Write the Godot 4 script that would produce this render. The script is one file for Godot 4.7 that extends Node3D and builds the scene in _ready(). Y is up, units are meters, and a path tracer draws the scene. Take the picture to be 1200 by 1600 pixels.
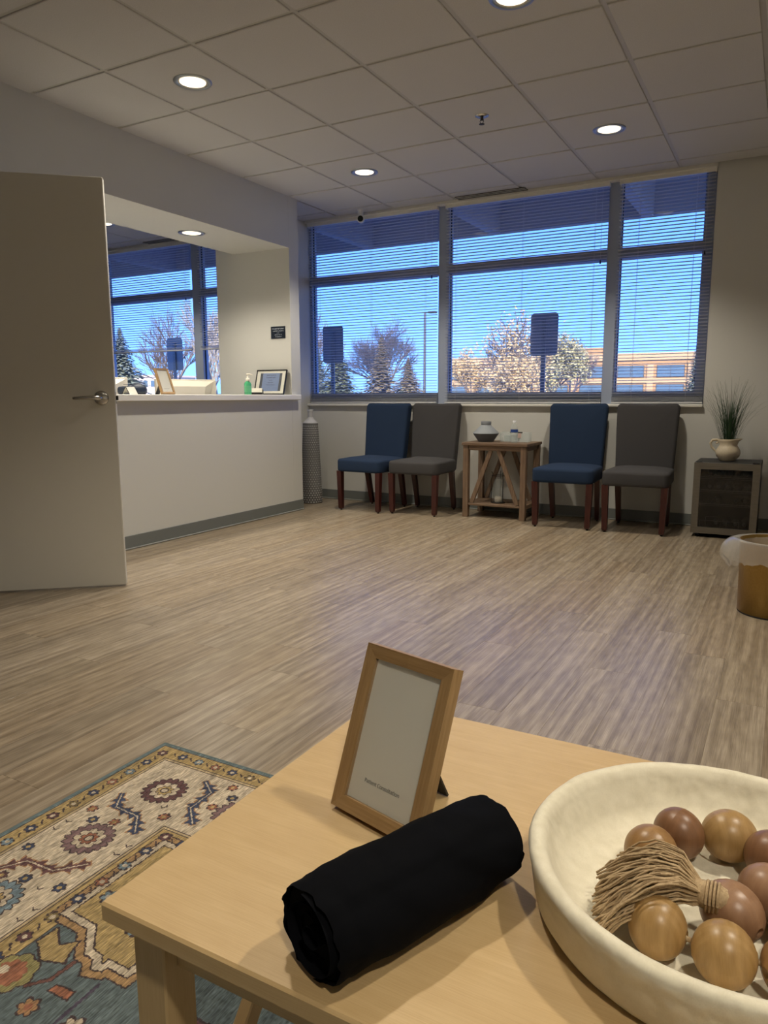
extends Node3D

const T2 := 0.6096            # ceiling module
const CH := 2.712             # ceiling height
const XW := -3.865            # face of the reception wall
const ZW := -6.20             # face of the window wall
const GX := -3.885            # first ceiling grid line
const GZ := -2.311            # ceiling grid row 0
var taken := {}
var M := {}
var rng := RandomNumberGenerator.new()

# ------------------------------------------------------------------ helpers
func numbered(called: String) -> String:
	if not taken.has(called):
		taken[called] = 0
		return called
	taken[called] += 1
	return "%s_%03d" % [called, taken[called]]

func thing(called, label, category, at = Vector3.ZERO, turn = 0.0, group = ""):
	var o := Node3D.new()
	o.name = numbered(called)
	add_child(o)
	o.position = at
	o.rotation.y = turn
	o.set_meta("label", label)
	o.set_meta("category", category)
	if group != "":
		o.set_meta("group", group)
	return o

func structure(called):
	var o := Node3D.new()
	o.name = called
	add_child(o)
	o.set_meta("kind", "structure")
	return o

func part(parent, called, mesh, mat, at = Vector3.ZERO, rot = Vector3.ZERO):
	var o := MeshInstance3D.new()
	o.name = called
	o.mesh = mesh
	o.material_override = mat
	o.cast_shadow = GeometryInstance3D.SHADOW_CASTING_SETTING_ON
	parent.add_child(o, true)
	o.position = at
	o.rotation = rot
	return o

func structmesh(called, mesh, mat, at = Vector3.ZERO):
	var o = part(self, called, mesh, mat, at)
	o.set_meta("kind", "structure")
	return o

func dup(root, at, turn, label, group = ""):
	var r = root.duplicate()
	r.name = numbered(String(root.name).rstrip("_0123456789"))
	add_child(r)
	r.position = at
	r.rotation.y = turn
	r.set_meta("label", label)
	if group != "":
		r.set_meta("group", group)
	return r

func mat(c: Color, rough = 0.6, metal = 0.0) -> StandardMaterial3D:
	var m := StandardMaterial3D.new()
	m.albedo_color = c
	m.roughness = rough
	m.metallic = metal
	return m

func rgb(r, g, b) -> Color:
	return Color(r / 255.0, g / 255.0, b / 255.0)

func begin(flat = true) -> SurfaceTool:
	var st := SurfaceTool.new()
	st.begin(Mesh.PRIMITIVE_TRIANGLES)
	st.set_smooth_group(-1 if flat else 0)
	return st

func done(st: SurfaceTool) -> ArrayMesh:
	st.generate_normals()
	return st.commit()

# a, b, c, d run clockwise as seen from outside
func quad(st: SurfaceTool, a, b, c, d, ua = Vector2(0, 0), ub = Vector2(1, 0), uc = Vector2(1, 1), ud = Vector2(0, 1)):
	st.set_uv(ua); st.add_vertex(a)
	st.set_uv(ub); st.add_vertex(b)
	st.set_uv(uc); st.add_vertex(c)
	st.set_uv(ua); st.add_vertex(a)
	st.set_uv(uc); st.add_vertex(c)
	st.set_uv(ud); st.add_vertex(d)

func tri(st: SurfaceTool, a, b, c, out: Vector3):
	var n: Vector3 = (c - a).cross(b - a)
	if n.dot(out) < 0.0:
		var t = b
		b = c
		c = t
	st.add_vertex(a); st.add_vertex(b); st.add_vertex(c)

func face(st: SurfaceTool, pts: Array, out: Vector3):
	for i in range(1, pts.size() - 1):
		tri(st, pts[0], pts[i], pts[i + 1], out)

# chamfered box into a surface tool
func cbox(st: SurfaceTool, size: Vector3, at = Vector3.ZERO, ch = 0.003, basis = Basis.IDENTITY):
	var h: Vector3 = size * 0.5
	ch = minf(ch, minf(h.x, minf(h.y, h.z)) * 0.9)
	st.set_smooth_group(-1)
	var P = func(sx, sy, sz, ax):
		var v := Vector3(sx * (h.x - (0.0 if ax == 0 else ch)), sy * (h.y - (0.0 if ax == 1 else ch)), sz * (h.z - (0.0 if ax == 2 else ch)))
		return at + basis * v
	for s in [-1.0, 1.0]:
		face(st, [P.call(s, -1, -1, 0), P.call(s, 1, -1, 0), P.call(s, 1, 1, 0), P.call(s, -1, 1, 0)], basis * Vector3(s, 0, 0))
		face(st, [P.call(-1, s, -1, 1), P.call(1, s, -1, 1), P.call(1, s, 1, 1), P.call(-1, s, 1, 1)], basis * Vector3(0, s, 0))
		face(st, [P.call(-1, -1, s, 2), P.call(1, -1, s, 2), P.call(1, 1, s, 2), P.call(-1, 1, s, 2)], basis * Vector3(0, 0, s))
	if ch <= 0.0:
		return
	for a in [-1.0, 1.0]:
		for b in [-1.0, 1.0]:
			face(st, [P.call(-1, a, b, 1), P.call(1, a, b, 1), P.call(1, a, b, 2), P.call(-1, a, b, 2)], basis * Vector3(0, a, b))
			face(st, [P.call(a, -1, b, 0), P.call(a, 1, b, 0), P.call(a, 1, b, 2), P.call(a, -1, b, 2)], basis * Vector3(a, 0, b))
			face(st, [P.call(a, b, -1, 0), P.call(a, b, 1, 0), P.call(a, b, 1, 1), P.call(a, b, -1, 1)], basis * Vector3(a, b, 0))
			for c in [-1.0, 1.0]:
				face(st, [P.call(a, b, c, 0), P.call(a, b, c, 1), P.call(a, b, c, 2)], basis * Vector3(a, b, c))

func box(size: Vector3, ch = 0.003) -> ArrayMesh:
	var st := begin()
	cbox(st, size, Vector3.ZERO, ch)
	return done(st)

# box given by two corners (mesh in world place)
func span(a: Vector3, b: Vector3, ch = 0.002) -> ArrayMesh:
	var st := begin()
	cbox(st, (b - a).abs(), (a + b) * 0.5, ch)
	return done(st)

# square bar from a to b
func bar(st: SurfaceTool, a: Vector3, b: Vector3, w: float, d: float, ch = 0.002, side = Vector3.RIGHT):
	var y: Vector3 = (b - a).normalized()
	var x: Vector3 = (side - y * side.dot(y)).normalized()
	var z: Vector3 = x.cross(y)
	cbox(st, Vector3(w, a.distance_to(b), d), (a + b) * 0.5, ch, Basis(x, y, z))

func barmesh(a, b, w, d, ch = 0.002, side = Vector3.RIGHT) -> ArrayMesh:
	var st := begin()
	bar(st, a, b, w, d, ch, side)
	return done(st)

# profile of Vector2(radius, y) from bottom to top, turned about y
func lathe(st: SurfaceTool, prof: Array, seg = 32, at = Vector3.ZERO, sx = 1.0, sz = 1.0, smooth = true):
	st.set_smooth_group(0 if smooth else -1)
	var n := prof.size()
	for i in seg:
		var a0 = TAU * i / seg
		var a1 = TAU * (i + 1) / seg
		for k in n - 1:
			var p: Vector2 = prof[k]
			var q: Vector2 = prof[k + 1]
			var A = at + Vector3(cos(a0) * p.x * sx, p.y, sin(a0) * p.x * sz)
			var B = at + Vector3(cos(a1) * p.x * sx, p.y, sin(a1) * p.x * sz)
			var C = at + Vector3(cos(a1) * q.x * sx, q.y, sin(a1) * q.x * sz)
			var D = at + Vector3(cos(a0) * q.x * sx, q.y, sin(a0) * q.x * sz)
			var u0 = float(i) / seg
			var u1 = float(i + 1) / seg
			var v0 := float(k) / (n - 1)
			var v1 := float(k + 1) / (n - 1)
			if p.x > 1e-6:
				st.set_uv(Vector2(u0, v0)); st.add_vertex(A)
				st.set_uv(Vector2(u1, v0)); st.add_vertex(B)
				st.set_uv(Vector2(u1, v1)); st.add_vertex(C)
			if q.x > 1e-6:
				st.set_uv(Vector2(u0, v0)); st.add_vertex(A)
				st.set_uv(Vector2(u1, v1)); st.add_vertex(C)
				st.set_uv(Vector2(u0, v1)); st.add_vertex(D)

func lathemesh(prof: Array, seg = 32, sx = 1.0, sz = 1.0, smooth = true) -> ArrayMesh:
	var st := begin(not smooth)
	lathe(st, prof, seg, Vector3.ZERO, sx, sz, smooth)
	return done(st)

# tube along points; radii is a number or an array
func tube(st: SurfaceTool, pts: Array, radii, sides = 8, caps = true):
	st.set_smooth_group(0)
	var n := pts.size()
	var rings := []
	var up := Vector3.UP
	for i in n:
		var d: Vector3 = (pts[mini(i + 1, n - 1)] - pts[maxi(i - 1, 0)]).normalized()
		if absf(d.dot(up)) > 0.95:
			up = Vector3.RIGHT if absf(d.x) < 0.9 else Vector3.BACK
		var x: Vector3 = up.cross(d).normalized()
		var y: Vector3 = d.cross(x)
		up = y
		var r: float = radii[i] if radii is Array else radii
		var ring := []
		for s in sides:
			var a = TAU * s / sides
			ring.append(pts[i] + (x * cos(a) + y * sin(a)) * r)
		rings.append(ring)
	for i in n - 1:
		for s in sides:
			var t = (s + 1) % sides
			quad(st, rings[i][s], rings[i + 1][s], rings[i + 1][t], rings[i][t])
	if caps:
		st.set_smooth_group(-1)
		var d0: Vector3 = pts[0] - pts[1]
		var d1: Vector3 = pts[n - 1] - pts[n - 2]
		face(st, rings[0], d0)
		face(st, rings[n - 1], d1)

func tubemesh(pts: Array, radii, sides = 8) -> ArrayMesh:
	var st := begin(false)
	tube(st, pts, radii, sides)
	return done(st)

func rod(a: Vector3, b: Vector3, r: float, sides = 8) -> ArrayMesh:
	return tubemesh([a, b], r, sides)

# rounded slab: rectangle w x d with corner radius, extruded in y with soft top and bottom edges
func cushion(w: float, d: float, h: float, rad: float, soft: float, crown = 0.0) -> ArrayMesh:
	var st := begin(false)
	var seg := 6
	var outline := func(inset: float) -> Array:
		var o := []
		var r := maxf(rad - inset, 0.002)
		for q in 4:
			var cx := (w * 0.5 - inset - r) * (1.0 if q == 0 or q == 3 else -1.0)
			var cz := (d * 0.5 - inset - r) * (1.0 if q < 2 else -1.0)
			for k in seg + 1:
				var a := PI * 0.5 * (q + float(k) / seg)
				o.append(Vector3(cx + cos(a) * r, 0, cz + sin(a) * r))
			if q == 0 or q == 2:
				for k in range(1, 5):
					var f := k / 5.0
					var nx := (w * 0.5 - inset - r)
					o.append(Vector3((1.0 if q == 0 else -1.0) * lerpf(nx, -nx, f), 0, (1.0 if q == 0 else -1.0) * (d * 0.5 - inset)))
		return o
	var rings := []
	for k in 5:
		var a := PI * 0.5 * k / 4.0
		rings.append([outline.call(soft * (1.0 - sin(a))), soft * (1.0 - cos(a))])
	for k in 5:
		var a := PI * 0.5 * k / 4.0
		rings.append([outline.call(soft * (1.0 - cos(a))), h - soft + soft * sin(a)])
	for k in range(1, 6):
		var f := k / 6.0
		rings.append([outline.call(soft + (minf(w, d) * 0.5 - soft - 0.004) * f), h + crown * (1.0 - (1.0 - f) * (1.0 - f))])
	for i in rings.size() - 1:
		var a: Array = rings[i][0]
		var b: Array = rings[i + 1][0]
		var ya := Vector3(0, rings[i][1], 0)
		var yb := Vector3(0, rings[i + 1][1], 0)
		for s in a.size():
			var t := (s + 1) % a.size()
			quad(st, a[s] + ya, a[t] + ya, b[t] + yb, b[s] + yb)
	var top: Array = rings[-1][0].map(func(v): return v + Vector3(0, rings[-1][1], 0))
	face(st, top, Vector3.UP)
	var bot: Array = rings[0][0].map(func(v): return v + Vector3(0, rings[0][1], 0))
	face(st, bot, Vector3.DOWN)
	return done(st)

func bend(mesh: ArrayMesh, f: Callable, smooth_angle = true) -> ArrayMesh:
	var st := SurfaceTool.new()
	st.create_from(mesh, 0)
	var a := st.commit_to_arrays()
	var v: PackedVector3Array = a[Mesh.ARRAY_VERTEX]
	for i in v.size():
		v[i] = f.call(v[i])
	a[Mesh.ARRAY_VERTEX] = v
	var o := ArrayMesh.new()
	o.add_surface_from_arrays(Mesh.PRIMITIVE_TRIANGLES, a)
	var s2 := SurfaceTool.new()
	s2.create_from(o, 0)
	s2.generate_normals()
	return s2.commit()

# ------------------------------------------------------------------ textures
func noise_image(w: int, h: int, freq: float, seed_: int, oct = 3) -> Image:
	var n := FastNoiseLite.new()
	n.seed = seed_
	n.frequency = freq
	n.noise_type = FastNoiseLite.TYPE_SIMPLEX_SMOOTH
	n.fractal_octaves = oct
	var im := n.get_seamless_image(w, h)
	im.convert(Image.FORMAT_RGBA8)
	return im

# long grain along u
func grain_texture(size: int, seed_: int, dark: Color, light: Color, fine = 0.5, bands = 0.5) -> ImageTexture:
	var a := noise_image(48, size, 0.02, seed_, 4)
	a.resize(size, size, Image.INTERPOLATE_CUBIC)
	var b := noise_image(40, size, 0.28, seed_ + 7, 3)
	b.resize(size, size, Image.INTERPOLATE_CUBIC)
	var c := noise_image(size, size, 0.012, seed_ + 13, 3)
	var da := a.get_data()
	var db := b.get_data()
	var dc := c.get_data()
	var out := PackedByteArray()
	out.resize(size * size * 3)
	for i in size * size:
		var t = 0.5 + bands * (da[i * 4] / 255.0 - 0.5) * 1.6 + fine * (db[i * 4] / 255.0 - 0.5) * 1.1 + 0.35 * (dc[i * 4] / 255.0 - 0.5)
		t = clampf(t, 0.0, 1.0)
		out[i * 3] = int(255.0 * lerpf(dark.r, light.r, t))
		out[i * 3 + 1] = int(255.0 * lerpf(dark.g, light.g, t))
		out[i * 3 + 2] = int(255.0 * lerpf(dark.b, light.b, t))
	var im := Image.create_from_data(size, size, false, Image.FORMAT_RGB8, out)
	im.generate_mipmaps()
	return ImageTexture.create_from_image(im)

func mottled_texture(size: int, seed_: int, dark: Color, light: Color, freq = 0.02, speck = 0.3) -> ImageTexture:
	var a := noise_image(size, size, freq, seed_, 4)
	var b := noise_image(size, size, 0.4, seed_ + 3, 1)
	var da := a.get_data()
	var db := b.get_data()
	var out := PackedByteArray()
	out.resize(size * size * 3)
	for i in size * size:
		var t := clampf(0.5 + (1.0 - speck) * (da[i * 4] / 255.0 - 0.5) * 1.5 + speck * (db[i * 4] / 255.0 - 0.5) * 1.5, 0.0, 1.0)
		out[i * 3] = int(255.0 * lerpf(dark.r, light.r, t))
		out[i * 3 + 1] = int(255.0 * lerpf(dark.g, light.g, t))
		out[i * 3 + 2] = int(255.0 * lerpf(dark.b, light.b, t))
	var im := Image.create_from_data(size, size, false, Image.FORMAT_RGB8, out)
	im.generate_mipmaps()
	return ImageTexture.create_from_image(im)

func triplanar(m: StandardMaterial3D, tex: Texture2D, scale: Vector3, world = false) -> StandardMaterial3D:
	m.albedo_texture = tex
	m.uv1_triplanar = true
	m.uv1_world_triplanar = world
	m.uv1_scale = scale
	return m

func bumpy(m: StandardMaterial3D, freq: float, strength: float, seed_: int, size = 256) -> StandardMaterial3D:
	var im := noise_image(size, size, freq, seed_, 3)
	im.bump_map_to_normal_map(4.0)
	im.generate_mipmaps()
	m.normal_enabled = true
	m.normal_texture = ImageTexture.create_from_image(im)
	m.normal_scale = strength
	return m

func materials():
	M.wall = bumpy(mat(rgb(206, 206, 201), 0.75), 0.25, 0.12, 5)
	M.wall.uv1_triplanar = true; M.wall.uv1_world_triplanar = true; M.wall.uv1_scale = Vector3(5, 5, 5)
	M.white_trim = mat(rgb(225, 224, 218), 0.45)
	M.counter = mat(rgb(226, 224, 218), 0.35)
	M.base = mat(rgb(112, 116, 114), 0.5)
	M.base_toe = mat(rgb(140, 142, 138), 0.5)
	M.tile = triplanar(mat(Color.WHITE, 0.9), mottled_texture(256, 21, rgb(196, 195, 192), rgb(212, 211, 209), 0.3, 0.6), Vector3(2.2, 2.2, 2.2), true)
	M.tee = mat(rgb(186, 185, 180), 0.55)
	M.plenum = mat(rgb(60, 60, 60), 0.9)
	M.door = mat(rgb(204, 201, 191), 0.5)
	M.frame_metal = mat(rgb(160, 171, 192), 0.45)
	M.dark_gasket = mat(rgb(28, 30, 34), 0.6)
	M.slat = mat(rgb(196, 198, 202), 0.42)
	M.cord = mat(rgb(205, 208, 212), 0.7)
	M.glass = mat(Color(0.80, 0.90, 0.95, 0.06), 0.0)
	M.glass.transparency = BaseMaterial3D.TRANSPARENCY_ALPHA
	M.chrome = mat(rgb(190, 188, 184), 0.22, 1.0)
	M.lamp_trim = mat(rgb(158, 164, 168), 0.35, 0.8)
	M.reflector = mat(rgb(225, 222, 214), 0.25, 0.6)
	M.glow = mat(rgb(255, 246, 226), 0.5)
	M.glow.emission_enabled = true
	M.glow.emission = rgb(255, 240, 212)
	M.glow.emission_energy_multiplier = 1.5
	M.black = mat(rgb(20, 20, 22), 0.5)
	M.blue_cloth = mat(Color.WHITE, 0.92)
	triplanar(M.blue_cloth, mottled_texture(128, 31, rgb(17, 38, 66), rgb(24, 48, 78), 0.3, 0.7), Vector3(14, 14, 14))
	M.grey_cloth = mat(Color.WHITE, 0.92)
	triplanar(M.grey_cloth, mottled_texture(128, 33, rgb(56, 55, 57), rgb(70, 69, 70), 0.3, 0.7), Vector3(14, 14, 14))
	M.mahogany = triplanar(mat(Color.WHITE, 0.35), grain_texture(256, 41, rgb(50, 20, 18), rgb(78, 34, 28)), Vector3(14, 1.2, 14))
	M.mahogany.uv1_scale = Vector3(1.5, 12, 12)
	M.rustic = triplanar(mat(Color.WHITE, 0.6), grain_texture(512, 43, rgb(92, 72, 56), rgb(138, 114, 92)), Vector3(1.2, 8, 8))
	M.table_wood = triplanar(mat(Color.WHITE, 0.42), grain_texture(1024, 47, rgb(186, 156, 110), rgb(204, 176, 130), 0.6, 0.25), Vector3(1.3, 2.6, 2.6))
	M.oak = triplanar(mat(Color.WHITE, 0.45), grain_texture(512, 53, rgb(142, 112, 72), rgb(178, 146, 102), 0.7, 0.4), Vector3(2.5, 14, 14))
	M.paper = mat(rgb(228, 226, 214), 0.35)
	M.ink = mat(rgb(40, 42, 44), 0.7)
	M.black_cloth = bumpy(mat(rgb(9, 10, 14), 0.9), 0.05, 0.5, 61)
	M.black_cloth.metallic_specular = 0.2
	M.bowl = bumpy(mat(Color.WHITE, 0.85), 0.03, 0.7, 63)
	triplanar(M.bowl, mottled_texture(512, 64, rgb(212, 204, 180), rgb(232, 225, 204), 0.03, 0.35), Vector3(3, 3, 3))
	M.jute = triplanar(mat(Color.WHITE, 0.9), mottled_texture(128, 67, rgb(146, 122, 90), rgb(204, 180, 142), 0.1, 0.6), Vector3(10, 10, 10))
	M.vase_white = bumpy(mat(rgb(196, 196, 196), 0.6), 0.12, 0.3, 71)
	M.steel = triplanar(mat(Color.WHITE, 0.35, 0.85), grain_texture(256, 73, rgb(122, 118, 110), rgb(146, 142, 134), 0.8, 0.1), Vector3(1, 10, 10))
	M.gold = triplanar(mat(Color.WHITE, 0.38, 0.75), grain_texture(256, 75, rgb(146, 116, 58), rgb(172, 140, 80), 0.8, 0.1), Vector3(10, 1, 10))
	M.dark_glass = mat(Color(0.012, 0.012, 0.014, 0.55), 0.04)
	M.dark_glass.transparency = BaseMaterial3D.TRANSPARENCY_ALPHA
	M.clear = mat(Color(0.9, 0.95, 0.95, 0.16), 0.03)
	M.clear.transparency = BaseMaterial3D.TRANSPARENCY_ALPHA
	M.liner = mat(Color(0.93, 0.93, 0.92, 0.26), 0.2)
	M.liner.transparency = BaseMaterial3D.TRANSPARENCY_ALPHA
	M.cream_glaze = triplanar(mat(Color.WHITE, 0.22), mottled_texture(256, 77, rgb(196, 182, 156), rgb(224, 212, 188), 0.05, 0.4), Vector3(8, 8, 8))
	M.grass = mat(rgb(38, 66, 40), 0.55)
	M.grass2 = mat(rgb(58, 84, 46), 0.55)
	M.plastic_white = mat(rgb(224, 218, 204), 0.4)
	M.vase_grey = mat(rgb(112, 112, 110), 0.8)
	M.navy = mat(rgb(30, 42, 62), 0.5)
	M.iron = mat(rgb(52, 46, 42), 0.5, 0.6)
	M.bottle = mat(Color(0.75, 0.78, 0.8, 0.5), 0.1)
	M.bottle.transparency = BaseMaterial3D.TRANSPARENCY_ALPHA
	M.rustic_v = turned(M.rustic, Vector3(8, 1.2, 8))
	M.table_wood_v = turned(M.table_wood, Vector3(2.6, 1.3, 2.6))
	M.mahogany = turned(M.mahogany, Vector3(12, 1.5, 12))

# the same wood with its grain upright
func turned(m: StandardMaterial3D, scale: Vector3) -> StandardMaterial3D:
	var im: Image = m.albedo_texture.get_image().duplicate()
	im.clear_mipmaps()
	im.rotate_90(CLOCKWISE)
	im.generate_mipmaps()
	var r: StandardMaterial3D = m.duplicate()
	r.albedo_texture = ImageTexture.create_from_image(im)
	r.uv1_scale = scale
	return r

# ------------------------------------------------------------------ main
func _ready():
	rng.seed = 4711
	setup_camera_and_light()
	materials()
	build_floor()
	build_ceiling()
	build_walls()
	build_windows()
	build_outside()
	build_lamps()
	build_door()
	build_counter_things()
	build_chairs()
	build_side_table()
	build_cooler()
	build_bin()
	build_tall_vase()
	build_rug()
	build_table()
	build_table_things()

func setup_camera_and_light():
	var cam := Camera3D.new()
	cam.name = "camera"
	cam.position = Vector3(0, 1.0206, 0)
	cam.rotation = Vector3(-0.156419, 0.503127, -0.003149)
	cam.fov = rad_to_deg(2.0 * atan(800.0 / 1139.39))
	cam.near = 0.05
	cam.far = 600.0
	add_child(cam)
	cam.current = true
	var sky_mat := ProceduralSkyMaterial.new()
	sky_mat.sky_top_color = Color(0.009, 0.045, 0.22).linear_to_srgb()
	sky_mat.sky_horizon_color = Color(0.045, 0.100, 0.24).linear_to_srgb()
	sky_mat.sky_curve = 0.16
	sky_mat.ground_bottom_color = Color(0.12, 0.12, 0.12)
	sky_mat.ground_horizon_color = Color(0.25, 0.30, 0.34)
	sky_mat.sun_angle_max = 4.0
	var sky := Sky.new()
	sky.sky_material = sky_mat
	var env := Environment.new()
	env.background_mode = Environment.BG_SKY
	env.sky = sky
	env.background_energy_multiplier = 11.5
	env.ambient_light_source = Environment.AMBIENT_SOURCE_SKY
	env.tonemap_mode = Environment.TONE_MAPPER_LINEAR
	env.tonemap_exposure = 1.18
	env.sdfgi_enabled = true
	env.ssao_enabled = true
	env.ssil_enabled = true
	var we := WorldEnvironment.new()
	we.name = "world_environment"
	we.environment = env
	add_child(we)
	var sun := DirectionalLight3D.new()
	sun.name = "sun"
	sun.light_color = Color(1.0, 0.95, 0.86)
	sun.light_energy = 2.8
	sun.light_angular_distance = 0.53
	sun.shadow_enabled = true
	add_child(sun)
	sun.look_at_from_position(Vector3(14, 15, 26), Vector3.ZERO)

# ------------------------------------------------------------------ floor
func plank_mesh(w: float, l: float, off: Vector2) -> ArrayMesh:
	var st := begin()
	var h := 0.006
	var c := 0.0005
	var x := w * 0.5
	var z := l * 0.5
	# top
	var U = func(v: Vector3) -> Vector2: return Vector2(v.z * 0.55, v.x * 1.6) + off
	var put = func(a, b, cc, d): quad(st, a, b, cc, d, U.call(a), U.call(b), U.call(cc), U.call(d))
	put.call(Vector3(-x + c, 0, -z + c), Vector3(x - c, 0, -z + c), Vector3(x - c, 0, z - c), Vector3(-x + c, 0, z - c))
	put.call(Vector3(-x, -c, -z), Vector3(-x + c, 0, -z + c), Vector3(-x + c, 0, z - c), Vector3(-x, -c, z))
	put.call(Vector3(x - c, 0, -z + c), Vector3(x, -c, -z), Vector3(x, -c, z), Vector3(x - c, 0, z - c))
	put.call(Vector3(-x, -c, -z), Vector3(x, -c, -z), Vector3(x - c, 0, -z + c), Vector3(-x + c, 0, -z + c))
	put.call(Vector3(-x + c, 0, z - c), Vector3(x - c, 0, z - c), Vector3(x, -c, z), Vector3(-x, -c, z))
	put.call(Vector3(-x, -h, -z), Vector3(-x, -c, -z), Vector3(-x, -c, z), Vector3(-x, -h, z))
	put.call(Vector3(x, -c, -z), Vector3(x, -h, -z), Vector3(x, -h, z), Vector3(x, -c, z))
	return done(st)

func build_floor():
	var f = structure("floor")
	part(f, "subfloor", span(Vector3(-8.3, -0.12, -6.36), Vector3(1.75, -0.0065, 1.5), 0.0), mat(rgb(70, 62, 54), 0.9))
	var tex := grain_texture(1024, 91, rgb(118, 105, 88), rgb(184, 170, 149), 0.7, 0.5)
	var mats := []
	for k in 6:
		var m := mat([rgb(255, 255, 255), rgb(244, 243, 240), rgb(250, 247, 242), rgb(238, 237, 236), rgb(248, 248, 248), rgb(242, 238, 233)][k], 0.30)
		m.albedo_texture = tex
		mats.append(m)
	var w := 0.152
	var l := 1.22
	var x := -4.25
	var row := 0
	while x < 1.70:
		var z: float = 1.45 + fposmod(row * 0.437 + (0.19 if row % 3 == 1 else 0.0), l)
		while z > -6.25:
			var z1: float = maxf(z - l, -6.25)
			var z0: float = minf(z, 1.45)
			if z0 - z1 > 0.02:
				part(f, "plank", plank_mesh(w - 0.0002, z0 - z1 - 0.0002, Vector2(rng.randf(), rng.randf())), mats[rng.randi() % 6], Vector3(x + w * 0.5, 0, (z0 + z1) * 0.5))
			z -= l
		x += w
		row += 1

# ------------------------------------------------------------------ ceiling
func build_ceiling():
	var c = structure("ceiling")
	part(c, "roof_slab", span(Vector3(-8.3, 3.0, -6.34), Vector3(1.75, 3.3, 1.5), 0.0), M.plenum)
	var gap := 0.024
	# lamps cut round holes: a tile under a lamp keeps its face, the lamp hangs 4 mm below
	var cols := []
	for k in range(-8, 10):
		cols.append(GX + k * T2)
	var rows := []
	for k in range(-7, 7):
		rows.append(GZ - k * T2)      # rows[0] is nearest to the back of the room
	var meshes := {}
	for i in cols.size() - 1:
		for j in rows.size():
			var xa: float = cols[i]
			var xb: float = cols[i + 1]
			var za: float = rows[j]
			var zb: float = rows[j] - T2
			if j == rows.size() - 1:
				zb = -6.165
			za = minf(za, 1.4)
			if zb >= za - 0.05:
				continue
			# bulkhead and block between the two rooms leave no ceiling there
			if xb > -4.47 and xa < -4.0 and za > -5.45:
				if xb <= -3.87:
					continue
			xb = minf(xb, 1.62)
			if xb - xa < 0.05:
				continue
			var key := "%.3f_%.3f" % [xb - xa, za - zb]
			if not meshes.has(key):
				meshes[key] = box(Vector3(xb - xa - gap, 0.016, za - zb - gap), 0.003)
			part(c, "ceiling_tile", meshes[key], M.tile, Vector3((xa + xb) * 0.5, CH + 0.008, (za + zb) * 0.5))
	part(c, "ceiling_tile", box(Vector3(0.366, 0.016, 0.468), 0.003), M.tile, Vector3(-4.08, CH + 0.008, -5.724))
	# exposed tees behind the tile faces
	for i in cols.size():
		if cols[i] > -3.87 or cols[i] < -4.5:
			part(c, "tee", span(Vector3(cols[i] - 0.012, CH + 0.006, -6.17), Vector3(cols[i] + 0.012, CH + 0.03, 1.4), 0.001), M.tee)
	for j in rows.size():
		if rows[j] < 1.4:
			part(c, "tee", span(Vector3(-8.2, CH + 0.007, rows[j] - 0.012), Vector3(1.62, CH + 0.03, rows[j] + 0.012), 0.001), M.tee)
	part(c, "tee", span(Vector3(-4.26, CH + 0.006, -6.17), Vector3(-4.235, CH + 0.03, -5.47), 0.001), M.tee)
	part(c, "wall_angle", span(Vector3(XW, CH + 0.002, -5.478), Vector3(XW + 0.02, CH + 0.022, 1.4), 0.001), M.tee)

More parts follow.
